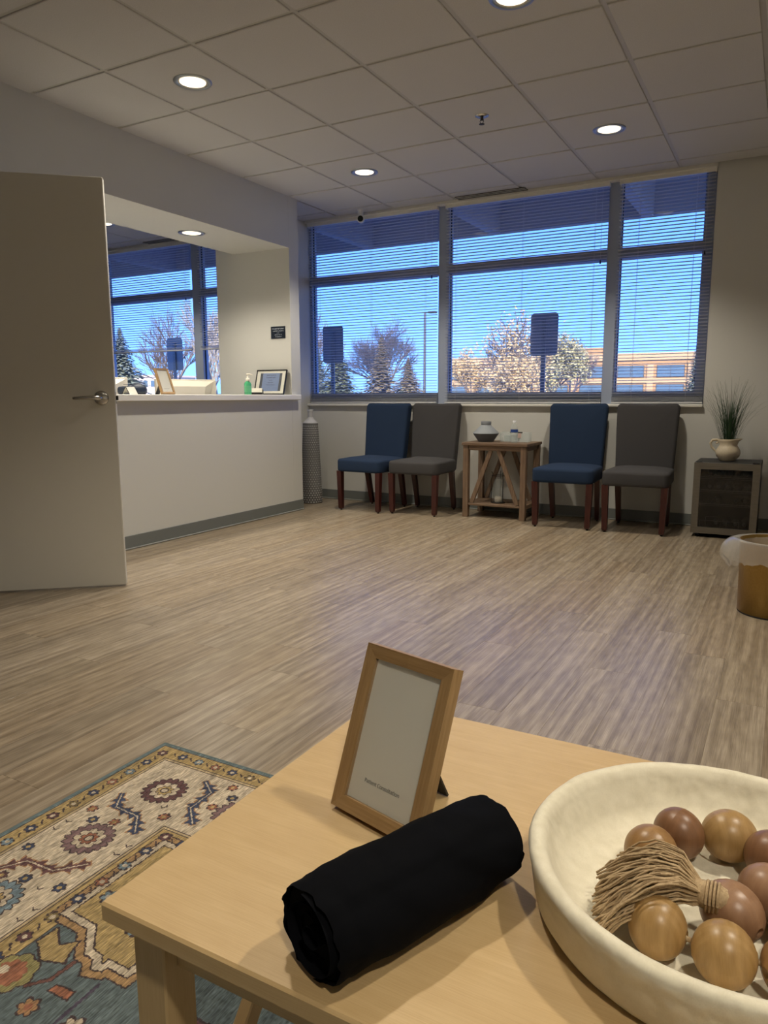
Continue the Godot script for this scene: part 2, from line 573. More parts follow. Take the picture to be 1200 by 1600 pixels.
# ------------------------------------------------------------------ walls
func build_walls():
	# reception wall: half wall, header and the pieces round the door
	var w = structure("wall_left")
	var xo := XW - 0.12
	part(w, "half_wall", span(Vector3(xo, 0, -5.34), Vector3(XW, 0.998, -3.0), 0.0), M.wall)
	part(w, "bulkhead", span(Vector3(-4.475, 2.29, -5.34), Vector3(XW, 3.0, -3.0), 0.0), M.wall)
	part(w, "wall_panel", span(Vector3(-4.475, 0, -3.0), Vector3(XW, 3.0, -2.19), 0.0), M.wall)
	part(w, "wall_panel", span(Vector3(xo, 2.17, -2.19), Vector3(XW, 3.0, -1.16), 0.0), M.wall)
	part(w, "wall_panel", span(Vector3(xo, 0, -1.16), Vector3(XW, 3.0, 1.4), 0.0), M.wall)
	part(w, "wall_return", span(Vector3(-4.685, 0, -5.478), Vector3(XW, 3.0, -5.34), 0.002), M.wall)
	part(w, "wall_block", span(Vector3(-4.685, 0, -6.34), Vector3(-4.275, 3.0, -5.478), 0.0), M.wall)
	# window wall
	var b = structure("wall_back")
	part(b, "sill_wall", span(Vector3(-4.275, 0, ZW - 0.14), Vector3(-0.585, 0.935, ZW), 0.0), M.wall)
	part(b, "wall_panel", span(Vector3(-0.585, 0, ZW - 0.14), Vector3(1.75, 3.0, ZW), 0.0), M.wall)
	part(b, "header", span(Vector3(-4.275, 2.74, ZW - 0.14), Vector3(-0.585, 3.0, ZW), 0.0), M.wall)
	part(b, "sill_wall", span(Vector3(-8.3, 0, ZW - 0.14), Vector3(-4.685, 0.935, ZW), 0.0), M.wall)
	part(b, "header", span(Vector3(-8.3, 2.74, ZW - 0.14), Vector3(-4.685, 3.0, ZW), 0.0), M.wall)
	var r = structure("wall_right")
	part(r, "wall_panel", span(Vector3(1.62, 0, ZW), Vector3(1.75, 3.0, 1.5), 0.0), M.wall)
	var k = structure("wall_rear")
	part(k, "wall_panel", span(Vector3(-8.3, 0, 1.4), Vector3(1.62, 3.0, 1.5), 0.0), M.wall)
	var o = structure("wall_reception")
	part(o, "wall_panel", span(Vector3(-8.3, 0, ZW), Vector3(-8.18, 3.0, 1.4), 0.0), M.wall)
	# rubber base
	var bl = structure("baseboard_left")
	part(bl, "base_strip", span(Vector3(XW, 0.004, -5.478), Vector3(XW + 0.006, 0.095, -2.19), 0.002), M.base)
	part(bl, "base_toe", barmesh(Vector3(XW + 0.008, 0.006, -5.478), Vector3(XW + 0.008, 0.006, -2.19), 0.016, 0.010, 0.003), M.base_toe)
	part(bl, "base_strip", span(Vector3(XW, 0.004, -1.16), Vector3(XW + 0.006, 0.095, 1.4), 0.002), M.base)
	part(bl, "base_strip", span(Vector3(-4.275, 0.004, -5.484), Vector3(XW, 0.095, -5.478), 0.002), M.base)
	part(bl, "base_strip", span(Vector3(-4.275, 0.004, -6.2), Vector3(-4.269, 0.095, -5.484), 0.002), M.base)
	var bb = structure("baseboard_back")
	part(bb, "base_strip", span(Vector3(-4.269, 0.004, ZW), Vector3(1.62, 0.095, ZW + 0.006), 0.002), M.base)
	part(bb, "base_toe", barmesh(Vector3(-4.269, 0.006, ZW + 0.008), Vector3(1.62, 0.006, ZW + 0.008), 0.010, 0.016, 0.003, Vector3.UP), M.base_toe)

# ------------------------------------------------------------------ windows
func slat_mesh(l: float) -> ArrayMesh:
	var st := begin(false)
	var n := 4
	var th := 0.0006
	var top := []
	for i in n + 1:
		var f := float(i) / n * 2.0 - 1.0
		top.append(Vector2(f * 0.0125, 0.0022 * (1.0 - f * f)))
	for s in [0, 1]:
		for i in n:
			var a: Vector2 = top[i]
			var b: Vector2 = top[i + 1]
			var y = -th * s
			var A := Vector3(-l / 2, a.y + y, a.x)
			var B := Vector3(l / 2, a.y + y, a.x)
			var C := Vector3(l / 2, b.y + y, b.x)
			var D := Vector3(-l / 2, b.y + y, b.x)
			if s == 0:
				quad(st, A, B, C, D)
			else:
				quad(st, D, C, B, A)
	st.set_smooth_group(-1)
	var p0: Vector2 = top[0]
	var p1: Vector2 = top[n]
	quad(st, Vector3(-l / 2, p1.y, p1.x), Vector3(l / 2, p1.y, p1.x), Vector3(l / 2, p1.y - th, p1.x), Vector3(-l / 2, p1.y - th, p1.x))
	quad(st, Vector3(l / 2, p0.y, p0.x), Vector3(-l / 2, p0.y, p0.x), Vector3(-l / 2, p0.y - th, p0.x), Vector3(l / 2, p0.y - th, p0.x))
	return done(st)

func blind(xa: float, xb: float, zf: float, ybot: float, label: String, cords: Array, stack: int, wand_side: float):
	var l := xb - xa
	var o = thing("venetian_blind", label, "blind", Vector3((xa + xb) / 2, 0, zf))
	var ytop := 2.665
	var st := begin()
	cbox(st, Vector3(l, 0.026, 0.028), Vector3(0, ytop + 0.013, 0), 0.002)
	cbox(st, Vector3(l, 0.006, 0.034), Vector3(0, ytop + 0.028, 0), 0.001)
	part(o, "head_rail", done(st), M.white_trim)
	for s in [-1.0, 1.0]:
		part(o, "bracket", box(Vector3(0.012, 0.045, 0.042), 0.002), M.white_trim, Vector3(s * (l / 2 - 0.004), ytop + 0.018, 0.0))
	var sm := slat_mesh(l - 0.006)
	var pitch := 0.0255
	var y := ytop - 0.014
	var ystack := ybot + 0.018 + stack * 0.006
	while y > ystack:
		part(o, "slat", sm, M.slat, Vector3(0, y, 0), Vector3(deg_to_rad(-8.0 + rng.randf_range(-1.2, 1.2)), 0, rng.randf_range(-0.0006, 0.0006)))
		y -= pitch
	for k in stack:
		part(o, "slat", sm, M.slat, Vector3(0, ybot + 0.018 + k * 0.006, rng.randf_range(-0.001, 0.001)), Vector3(deg_to_rad(rng.randf_range(-3, 3)), 0, 0))
	part(o, "bottom_rail", box(Vector3(l - 0.004, 0.014, 0.026), 0.004), M.slat, Vector3(0, ybot + 0.007, 0))
	for cx in cords:
		for dz in [-0.0128, 0.0128]:
			part(o, "ladder_cord", rod(Vector3(cx - (xa + xb) / 2, ybot + 0.01, dz), Vector3(cx - (xa + xb) / 2, ytop, dz), 0.0009, 4), M.cord)
	if wand_side != 0.0:
		var wx := wand_side * (l / 2 - 0.05)
		part(o, "lift_cord", rod(Vector3(wx, 2.10, 0.02), Vector3(wx, ytop, 0.018), 0.0012, 4), M.cord)
		part(o, "cord_tassel", lathemesh([Vector2(0.001, 0.03), Vector2(0.004, 0.026), Vector2(0.007, 0.0), Vector2(0.0, 0.0)].map(func(v): return v), 8), M.black, Vector3(wx, 2.075, 0.02))

func frame_member(o, called, a: Vector3, b: Vector3):
	part(o, called, span(a, b, 0.003), M.frame_metal)

func window_unit(called: String, mull: Array, zf: float, inner_w: float):
	# mull: x of member centres from left jamb to right jamb
	var o = structure(called)
	var n := mull.size()
	for i in n:
		var half := inner_w
		frame_member(o, "jamb" if i == 0 or i == n - 1 else "mullion", Vector3(mull[i] - half, 0.945, zf - 0.09), Vector3(mull[i] + half, 2.74, zf))
	for i in n - 1:
		var xa: float = mull[i] + inner_w
		var xb: float = mull[i + 1] - inner_w
		frame_member(o, "bottom_rail", Vector3(xa, 0.945, zf - 0.088), Vector3(xb, 1.06, zf - 0.002))
		frame_member(o, "transom", Vector3(xa, 2.112, zf - 0.088), Vector3(xb, 2.192, zf - 0.002))
		frame_member(o, "head_member", Vector3(xa, 2.69, zf - 0.088), Vector3(xb, 2.74, zf - 0.002))
		for yy in [[1.06, 2.112], [2.192, 2.69]]:
			part(o, "pane", span(Vector3(xa, yy[0], zf - 0.052), Vector3(xb, yy[1], zf - 0.046), 0.0), M.glass)
			for xs in [[xa, xa + 0.006], [xb - 0.006, xb]]:
				part(o, "gasket", span(Vector3(xs[0], yy[0], zf - 0.045), Vector3(xs[1], yy[1], zf - 0.03), 0.0), M.dark_gasket)
	return o

func build_windows():
	var zf := -6.25
	var o = window_unit("window_1", [-4.30, -2.815, -1.325, -0.61], zf, 0.052)
	part(o, "sill", span(Vector3(-4.275, 0.935, -6.26), Vector3(-0.585, 0.958, -6.165), 0.004), M.white_trim)
	part(o, "head_trim", span(Vector3(-4.275, 2.695, -6.25), Vector3(-0.585, 2.735, -6.175), 0.002), M.white_trim)
	var r = window_unit("window_2", [-8.2, -7.24, -5.775, -4.72], zf, 0.06)
	part(r, "sill", span(Vector3(-8.18, 0.935, -6.26), Vector3(-4.685, 0.958, -6.165), 0.004), M.white_trim)
	part(r, "head_trim", span(Vector3(-8.18, 2.695, -6.25), Vector3(-4.685, 2.735, -6.175), 0.002), M.white_trim)
	var zb := -6.215
	blind(-4.262, -2.86, zb, 0.962, "wide white venetian blind in the window beside the recess with the tall vase", [-4.14, -3.55, -2.98], 5, 1.0)
	blind(-2.782, -1.366, zb, 0.962, "wide white venetian blind in the middle window behind the side table", [-2.68, -2.07, -1.47], 3, 1.0)
	blind(-1.288, -0.592, zb, 0.962, "narrow white venetian blind in the window nearest the potted grass", [-1.13, -0.72], 6, 1.0)
	blind(-7.2, -5.83, zb, 1.535, "half-raised white venetian blind in the office window behind the reception counter", [-7.0, -6.42, -5.9], 5, 1.0)
	blind(-5.72, -4.76, zb, 1.535, "half-raised white venetian blind next to the reception partition wall", [-5.6, -4.9], 5, 0.0)

# ------------------------------------------------------------------ outside
func branch(st: SurfaceTool, a: Vector3, dir: Vector3, l: float, r: float, depth: int, spread: float, up: float, tips: Array):
	var b := a + dir * l
	var s := 4 if depth > 2 else 3
	tube(st, [a, (a + b) * 0.5 + Vector3(rng.randf_range(-1, 1), rng.randf_range(-1, 1), rng.randf_range(-1, 1)) * l * 0.05, b], [r, r * 0.82, r * 0.66], s, false)
	if depth == 0:
		tips.append(b)
		return
	if depth <= 2:
		tips.append(b)
	var n := 4
	for k in n:
		var ax := Vector3(rng.randf_range(-1, 1), rng.randf_range(-0.3, 0.3), rng.randf_range(-1, 1)).normalized()
		var d := (dir + ax * spread * (rng.randf_range(0.7, 1.25) if k > 0 else 0.3) + Vector3.UP * up).normalized()
		var st0 := a.lerp(b, rng.randf_range(0.45, 1.0) if k > 0 else 1.0)
		branch(st, st0, d, l * rng.randf_range(0.62, 0.84), r * 0.62, depth - 1, spread, up, tips)

func bare_tree(label: String, at: Vector3, h: float, spread: float, bark: StandardMaterial3D, depth = 6, leaves: StandardMaterial3D = null, per_tip = 6, leaf = 0.12):
	var o = thing("bare_tree" if leaves == null else "leafy_tree", label, "tree", at)
	var st := begin(false)
	var tips := []
	branch(st, Vector3.ZERO, Vector3.UP, h * 0.24, h * 0.016, depth, spread, 0.16, tips)
	# fit to the wanted height
	var m := done(st)
	var top := m.get_aabb().end.y
	var k := h / top
	var b = part(o, "branches", m, bark)
	b.scale = Vector3.ONE * k
	if leaves != null:
		var ls := begin()
		for t in tips:
			if t.y * k < h * 0.12:
				continue
			for j in per_tip:
				var c: Vector3 = t * k + Vector3(rng.randfn(), rng.randfn(), rng.randfn()) * leaf * 1.6
				var d1 = Vector3(rng.randf_range(-1, 1), rng.randf_range(-1, 1), rng.randf_range(-1, 1)).normalized() * leaf
				var d2 = Vector3(rng.randf_range(-1, 1), rng.randf_range(-1, 1), rng.randf_range(-1, 1)).normalized() * leaf * 0.7
				ls.add_vertex(c - d1); ls.add_vertex(c + d2); ls.add_vertex(c + d1)
		var lp = part(o, "foliage", done(ls), leaves)
		lp.set_meta("kind", "stuff")

func conifer(label: String, at: Vector3, h: float, r: float, m: StandardMaterial3D, bark: StandardMaterial3D):
	var o = thing("conifer", label, "tree", at)
	part(o, "trunk", tubemesh([Vector3.ZERO, Vector3(0, h * 0.5, 0), Vector3(0, h * 0.97, 0)], [h * 0.02, h * 0.012, h * 0.003], 6), bark)
	var st := begin()
	var n := 620
	for i in n:
		var f := pow(float(i) / n, 0.8)
		var y := h * (0.06 + 0.92 * f)
		var len := r * (1.0 - f) * rng.randf_range(0.65, 1.08) + 0.03 * h * 0.3
		var a := i * 2.399963 + rng.randf_range(-0.2, 0.2)
		var d := Vector3(cos(a), -0.22, sin(a))
		var root := Vector3(0, y, 0)
		var tip := root + d * len
		var side := Vector3(-sin(a), 0, cos(a))
		var segs := 5
		for k in segs:
			var g := (k + 0.6) / segs
			var c := root.lerp(tip, g) + Vector3(rng.randf_range(-1, 1), rng.randf_range(-1, 1), rng.randf_range(-1, 1)) * len * 0.05
			var wd := len * 0.20 * (1.15 - g) + 0.02 * r
			for s in [-1.0, 1.0]:
				st.add_vertex(c - d * len * 0.1)
				st.add_vertex(c + side * s * wd + d * len * 0.12 + Vector3(0, rng.randf_range(-0.6, 0.2) * wd, 0))
				st.add_vertex(c + d * len * 0.22 + Vector3(0, rng.randf_range(-0.4, 0.1) * wd, 0))
	var fol = part(o, "foliage", done(st), m)
	fol.set_meta("kind", "stuff")

func tree_at(kind: String, label: String, at: Vector3, h: float, r: float, m = null, bark = null, spread = 0.7, leaf = 0.12, per_tip = 6, depth = 6):
	if kind == "conifer":
		conifer(label, at, h, r, m, bark)
	else:
		bare_tree(label, at, h, spread, bark, depth, m, per_tip, leaf)

func build_outside():
	structmesh("trim_1", span(Vector3(-120, -0.55, -220), Vector3(60, -0.35, -6.42), 0.0), triplanar(mat(Color.WHITE, 0.9), mottled_texture(256, 101, rgb(104, 106, 110), rgb(124, 126, 128), 0.05), Vector3(0.2, 0.2, 0.2), true))
	get_node("trim_1").set_meta("label", "pale parking lot ground outside the windows")
	# canopy over the windows
	var c = structure("trim_2")
	var cm := mat(rgb(168, 172, 182), 0.6)
	part(c, "fascia", span(Vector3(-12, 2.716, -7.68), Vector3(2, 3.45, -7.60), 0.004), cm)
	part(c, "canopy_roof", span(Vector3(-12, 3.35, -7.60), Vector3(2, 3.45, -6.34), 0.0), cm)
	part(c, "upper_wall", span(Vector3(-12, 3.0, -6.40), Vector3(2, 4.6, -6.34), 0.0), cm)
	for k in range(-4, 2):
		part(c, "rib", span(Vector3(-2.83 + 1.525 * k - 0.05, 2.70, -7.60), Vector3(-2.83 + 1.525 * k + 0.05, 3.35, -6.40), 0.003), cm)
	# parking signs seen from behind
	var sm := mat(rgb(120, 126, 138), 0.45, 0.4)
	var pm := mat(rgb(108, 114, 124), 0.5, 0.5)
	var sg = thing("parking_sign", "back of a rectangular sign on a perforated post outside the middle window", "sign", Vector3(-2.399, -0.35, -8.0), 0.0, "parking signs outside")
	var ss := begin(false)
	var pl := cushion(0.305, 0.457, 0.004, 0.04, 0.001)
	part(sg, "sign_plate", pl, sm, Vector3(0, 2.04, 0.0), Vector3(PI / 2, 0, 0))
	var ps := begin()
	cbox(ps, Vector3(0.045, 2.2, 0.004), Vector3(0, 1.1, 0.022), 0.001)
	cbox(ps, Vector3(0.004, 2.2, 0.022), Vector3(-0.022, 1.1, 0.012), 0.001)
	cbox(ps, Vector3(0.004, 2.2, 0.022), Vector3(0.022, 1.1, 0.012), 0.001)
	part(sg, "post", done(ps), pm)
	var hs := begin()
	for k in 40:
		cbox(hs, Vector3(0.010, 0.010, 0.001), Vector3(0, 0.6 + k * 0.04, 0.0245), 0.0)
	part(sg, "post_holes", done(hs), M.black)
	dup(sg, Vector3(-5.134, -0.36, -8.0), 0.0, "back of a rectangular sign on a post outside the window beside the recess")
	dup(sg, Vector3(-7.85, -0.40, -8.0), 0.0, "back of a rectangular sign on a post outside the office window behind the counter")
	# lamp posts
	var lm := mat(rgb(96, 98, 104), 0.5, 0.4)
	for a in [[-21.62, 6.56, -45.0, "tall parking lot light pole between the bare tree and the window mullion"], [-32.86, 7.87, -95.0, "distant small parking lot light pole left of the beige leafy tree"]]:
		var top := Vector3(a[0], a[1], a[2])
		var lp = thing("light_pole", a[3], "light pole", Vector3(top.x, -0.35, a[2]))
		var hh := top.y + 0.35
		part(lp, "pole", tubemesh([Vector3.ZERO, Vector3(0, hh, 0)], [0.11, 0.07], 8), lm)
		part(lp, "pole_base", box(Vector3(0.5, 0.8, 0.5), 0.04), mat(rgb(190, 186, 176), 0.8), Vector3(0, 0.4, 0))
		var hd := begin()
		cbox(hd, Vector3(0.55, 0.12, 0.35), Vector3(0.55, hh - 0.02, 0), 0.03)
		cbox(hd, Vector3(0.5, 0.06, 0.06), Vector3(0.2, hh - 0.02, 0), 0.01)
		part(lp, "lamp_head", done(hd), lm)
	# trees
	var bark := mat(rgb(120, 108, 100), 0.9)
	var bark2 := mat(rgb(104, 98, 104), 0.9)
	var pine := mat(rgb(104, 112, 84), 0.9)
	var tan_pine := mat(rgb(136, 122, 96), 0.9)
	var blue_pine := mat(rgb(122, 132, 116), 0.9)
	var beech := mat(rgb(206, 178, 128), 0.9)
	var pale := mat(rgb(176, 170, 126), 0.9)
	tree_at("conifer", "green spruce behind the sign outside the recess-side window", Vector3(-15.81, -0.35, -25.0), 3.71, 1.56, pine, bark)
	tree_at("conifer", "tan-green spruce in front of the big bare tree", Vector3(-21.05, -0.35, -38.0), 5.05, 1.74, tan_pine, bark)
	tree_at("conifer", "short tan spruce between the big bare tree and the light pole", Vector3(-16.76, -0.35, -33.0), 3.39, 1.65, tan_pine, bark)
	tree_at("bare", "big bare tree with rounded fan of twigs behind the spruces", Vector3(-24.96, -0.35, -46.0), 7.24, 2.48, null, bark2, 0.85, 0.1, 0, 6)
	tree_at("bare", "bare tree at the edge of the recess-side window", Vector3(-24.09, -0.35, -36.0), 6.40, 1.30, null, bark, 0.6, 0.1, 0, 5)
	tree_at("conifer", "pale spruce low at the edge of the recess-side window", Vector3(-22.12, -0.35, -33.0), 4.07, 1.31, blue_pine, bark)
	tree_at("leafy", "small tree with orange-tan leaves in front of the office block", Vector3(-21.10, -0.35, -52.0), 4.86, 0.92, beech, bark, 0.75, 0.16, 6, 4)
	tree_at("bare", "bare tree rising above the roof of the office block", Vector3(-25.70, -0.35, -70.0), 6.85, 1.45, null, bark2, 0.62, 0.1, 0, 5)
	tree_at("leafy", "tall tree with sparse beige leaves left of the middle window sign", Vector3(-9.98, -0.35, -30.0), 4.87, 0.76, beech, bark, 0.72, 0.10, 4, 4)
	tree_at("leafy", "dense tree with pale green leaves right behind the middle window sign", Vector3(-9.97, -0.35, -34.0), 4.39, 1.18, pale, bark, 0.85, 0.12, 9, 4)
	tree_at("bare", "bare tree right of the dense pale green tree", Vector3(-11.54, -0.35, -44.0), 4.78, 0.94, null, bark2, 0.75, 0.1, 0, 5)
	tree_at("leafy", "low bushy beige tree under the middle window sign", Vector3(-9.09, -0.35, -26.0), 2.84, 0.72, beech, bark, 0.95, 0.09, 8, 4)
	tree_at("conifer", "spruce in front of the end of the office block", Vector3(-5.00, -0.35, -48.0), 4.78, 1.24, blue_pine, bark)
	tree_at("conifer", "blue-green spruce outside the office window behind the counter", Vector3(-24.65, -0.35, -22.0), 4.36, 1.88, blue_pine, bark)
	tree_at("bare", "bare tree with long thin branches outside the office window", Vector3(-33.77, -0.35, -34.0), 7.22, 2.07, null, bark, 0.7, 0.1, 0, 5)
	tree_at("bare", "bare tree with pale twigs outside the window next to the partition", Vector3(-19.51, -0.35, -22.0), 5.43, 0.94, null, mat(rgb(176, 166, 150), 0.9), 0.55, 0.1, 0, 5)
	office_block()
	# car in the lot
	car(Vector3(-7.15, -0.35, -30.0))

func office_block():
	var z := -150.0
	var west := -67.9
	var east := -9.2
	var o = thing("office_building", "long tan brick office block with bands of dark windows", "building", Vector3((west + east) / 2, -4.0, z))
	var w := east - west
	var top := 13.09
	var tan := mat(rgb(172, 136, 96), 0.9)
	var band := mat(rgb(192, 160, 118), 0.9)
	var gl := mat(rgb(88, 112, 128), 0.25)
	part(o, "body", span(Vector3(-w / 2, 0, -14), Vector3(w / 2, top, 0), 0.02), tan)
	part(o, "parapet", span(Vector3(-w / 2 - 0.2, top - 1.2, 0), Vector3(w / 2 + 0.2, top + 0.15, 0.35), 0.02), band)
	part(o, "penthouse", span(Vector3(-8, top, -10), Vector3(6, top + 1.6, -3), 0.02), tan)
	var nb := int(w / 6.6)
	for fl in 3:
		var y := top - 4.3 - fl * 3.6
		part(o, "spandrel", span(Vector3(-w / 2 - 0.1, y - 1.2, 0), Vector3(w / 2 + 0.1, y - 0.4, 0.3), 0.01), band)
		for k in nb:
			var x := -w / 2 + (k + 0.5) * w / nb
			var wi = part(o, "window", span(Vector3(x - 2.5, y - 0.2, 0.0), Vector3(x + 2.5, y + 2.1, 0.12), 0.01), mat(rgb(70, 66, 64), 0.6))
			part(wi, "pane", span(Vector3(x - 2.4, y - 0.1, 0.12), Vector3(x - 0.05, y + 2.0, 0.16), 0.0), gl)
			part(wi, "pane", span(Vector3(x + 0.05, y - 0.1, 0.12), Vector3(x + 2.4, y + 2.0, 0.16), 0.0), gl)
		for k in nb + 1:
			var x := -w / 2 + k * w / nb
			part(o, "pier", span(Vector3(x - 0.6, y - 0.4, 0.0), Vector3(x + 0.6, y + 2.4, 0.3), 0.01), band)
	# low white house seen behind the counter
	var z2 := -80.0
	var h = thing("low_building", "small pale flat-roofed building far behind the reception counter", "building", Vector3(-85.58, -2.0, z2))
	var w2 := 6.69
	var t2 := 6.06
	part(h, "body", span(Vector3(-w2 / 2, 0, -8), Vector3(w2 / 2, t2, 0), 0.02), mat(rgb(222, 208, 196), 0.9))
	part(h, "roof", span(Vector3(-w2 / 2 - 0.2, t2, -8.2), Vector3(w2 / 2 + 0.2, t2 + 0.3, 0.2), 0.02), mat(rgb(206, 190, 176), 0.9))
	for k in 4:
		part(h, "window", span(Vector3(-w2 / 2 + 0.8 + k * w2 / 4.4, t2 - 1.4, 0), Vector3(-w2 / 2 + 1.6 + k * w2 / 4.4, t2 - 0.5, 0.1), 0.01), gl)

func car(at: Vector3):
	var o = thing("parked_car", "blue parked car beyond the middle window", "car", at, 0.25)
	var paint := mat(rgb(70, 96, 140), 0.25, 0.3)
	var body := cushion(4.4, 1.75, 0.62, 0.35, 0.18, 0.05)
	part(o, "body", body, paint, Vector3(0, 0.32, 0))
	var cab := bend(cushion(2.6, 1.5, 0.62, 0.3, 0.16, 0.02), func(v): return Vector3(v.x * (1.0 - 0.28 * v.y), v.y, v.z * (1.0 - 0.15 * v.y)))
	part(o, "cabin", cab, mat(rgb(60, 74, 96), 0.1, 0.1), Vector3(-0.1, 0.9, 0))
	part(o, "roof", cushion(1.7, 1.3, 0.06, 0.25, 0.025), paint, Vector3(-0.1, 1.49, 0))
	for x in [-1.4, 1.35]:
		for zz in [-0.78, 0.78]:
			var wst := begin(false)
			tube(wst, [Vector3(x, 0.32, zz - 0.1), Vector3(x, 0.32, zz + 0.1)], 0.32, 16)
			part(o, "wheel", done(wst), M.black)

# ------------------------------------------------------------------ lamps
func downlight(at: Vector3, label: String, energy: float, angle = 58.0):
	var o = thing("ceiling_downlight", label, "ceiling light", at, 0.0, "recessed ceiling downlights")
	part(o, "trim_ring", lathemesh([Vector2(0.082, 0.006), Vector2(0.080, -0.002), Vector2(0.086, -0.006), Vector2(0.100, -0.005), Vector2(0.104, 0.001)], 32), M.lamp_trim)
	var rf = part(o, "reflector", lathemesh([Vector2(0.080, -0.002), Vector2(0.072, 0.001), Vector2(0.062, 0.002)], 32), M.reflector)
	part(rf, "lens", lathemesh([Vector2(0.0, -0.0015), Vector2(0.070, -0.0015)], 32), M.glow)
	var l := SpotLight3D.new()
	l.name = "lamp_light"
	o.add_child(l)
	l.position = Vector3(0, -0.02, 0)
	l.rotation = Vector3(-PI / 2, 0, 0)
	l.light_color = Color(1.0, 0.955, 0.875)
	l.light_energy = energy
	l.light_size = 0.06
	l.spot_range = 12.0
	l.spot_attenuation = 2.0
	l.spot_angle = angle
	l.spot_angle_attenuation = 0.6
	l.shadow_enabled = true

const LAMP_E := 2.25

func build_lamps():
	var y := CH - 0.001
	downlight(Vector3(-2.962, y, -3.245), "lit round downlight in the ceiling tile above the open door", LAMP_E)
	downlight(Vector3(-2.962, y, -5.09), "lit round downlight in the ceiling above the chairs by the recess", LAMP_E)
	downlight(Vector3(-1.139, y, -5.081), "lit round downlight in the ceiling above the chairs by the side table", LAMP_E)
	downlight(Vector3(-1.165, y, -3.27), "lit round downlight in the middle of the ceiling behind the sprinkler", LAMP_E)
	downlight(Vector3(-1.15, y, -1.43), "lit round downlight in the ceiling above the patterned rug", LAMP_E)
	downlight(Vector3(0.68, y, -1.43), "lit round downlight in the ceiling beside the wooden table", LAMP_E)
	downlight(Vector3(0.68, y, 0.40), "added unseen fill downlight in the ceiling behind the bowl end of the table", LAMP_E)  # added lamp out of view, gives the framed card some front light
	downlight(Vector3(-4.182, 2.289, -4.50), "lit round downlight in the bulkhead over the reception counter", LAMP_E * 0.55, 68.0)
	downlight(Vector3(-4.182, 2.289, -3.45), "lit round downlight in the bulkhead over the door end of the counter", LAMP_E * 0.55, 68.0)
	downlight(Vector3(-6.03, y, -5.27), "lit round downlight in the office ceiling behind the counter", LAMP_E)
	downlight(Vector3(-6.03, y, -3.0), "lit round downlight in the office ceiling near the door", LAMP_E)
	# sprinkler
	var s = thing("sprinkler_head", "small metal fire sprinkler hanging from a ceiling tile", "sprinkler", Vector3(-1.769, CH, -4.468))
	part(s, "escutcheon", lathemesh([Vector2(0.012, -0.012), Vector2(0.026, -0.010), Vector2(0.042, -0.002), Vector2(0.043, 0.0005)], 24), M.chrome)
	part(s, "stem", lathemesh([Vector2(0.0, -0.026), Vector2(0.009, -0.026), Vector2(0.011, 0.0)], 12), M.dark_gasket)
	for a in [-1.0, 1.0]:
		part(s, "frame_arm", tubemesh([Vector3(0.010 * a, -0.022, 0), Vector3(0.012 * a, -0.034, 0), Vector3(0.003 * a, -0.046, 0)], 0.002, 6), M.dark_gasket)
	part(s, "deflector", lathemesh([Vector2(0.0, -0.049), Vector2(0.017, -0.049), Vector2(0.017, -0.047), Vector2(0.0, -0.047)], 16), M.dark_gasket)
	# air slot in the ceiling edge
	for a in [[-2.64, -2.02, "black twin-slot air diffuser in the ceiling edge over the middle window"], [-6.36, -5.96, "black slot air diffuser in the office ceiling edge"]]:
		var d = thing("slot_diffuser", a[2], "vent", Vector3((a[0] + a[1]) / 2, CH - 0.004, -6.115))
		var l: float = a[1] - a[0]
		part(d, "back_plate", box(Vector3(l, 0.004, 0.09), 0.0005), M.black)
		for dz in [-0.04, 0.0, 0.04]:
			part(d, "blade", box(Vector3(l, 0.008, 0.004), 0.0005), M.tee, Vector3(0, -0.003, dz))
	# camera over the window
	var k = thing("security_camera", "small white bullet camera with dark lens hanging over the window", "camera", Vector3(-3.57, CH, -6.06))
	part(k, "mount", lathemesh([Vector2(0.0, -0.05), Vector2(0.022, -0.05), Vector2(0.028, -0.006), Vector2(0.034, -0.0005), Vector2(0.034, 0.0)], 20), M.white_trim)
	var kb := begin(false)
	var dir := Vector3(0.45, -0.12, 0.89).normalized()
	tube(kb, [Vector3(0, -0.078, 0) - dir * 0.045, Vector3(0, -0.078, 0) - dir * 0.04, Vector3(0, -0.078, 0) + dir * 0.045], [0.024, 0.034, 0.034], 20)
	part(k, "body", done(kb), M.white_trim)
	var kl := begin(false)
	tube(kl, [Vector3(0, -0.078, 0) + dir * 0.04, Vector3(0, -0.078, 0) + dir * 0.047], [0.027, 0.026], 20)
	part(k, "lens", done(kl), mat(rgb(14, 26, 32), 0.15))

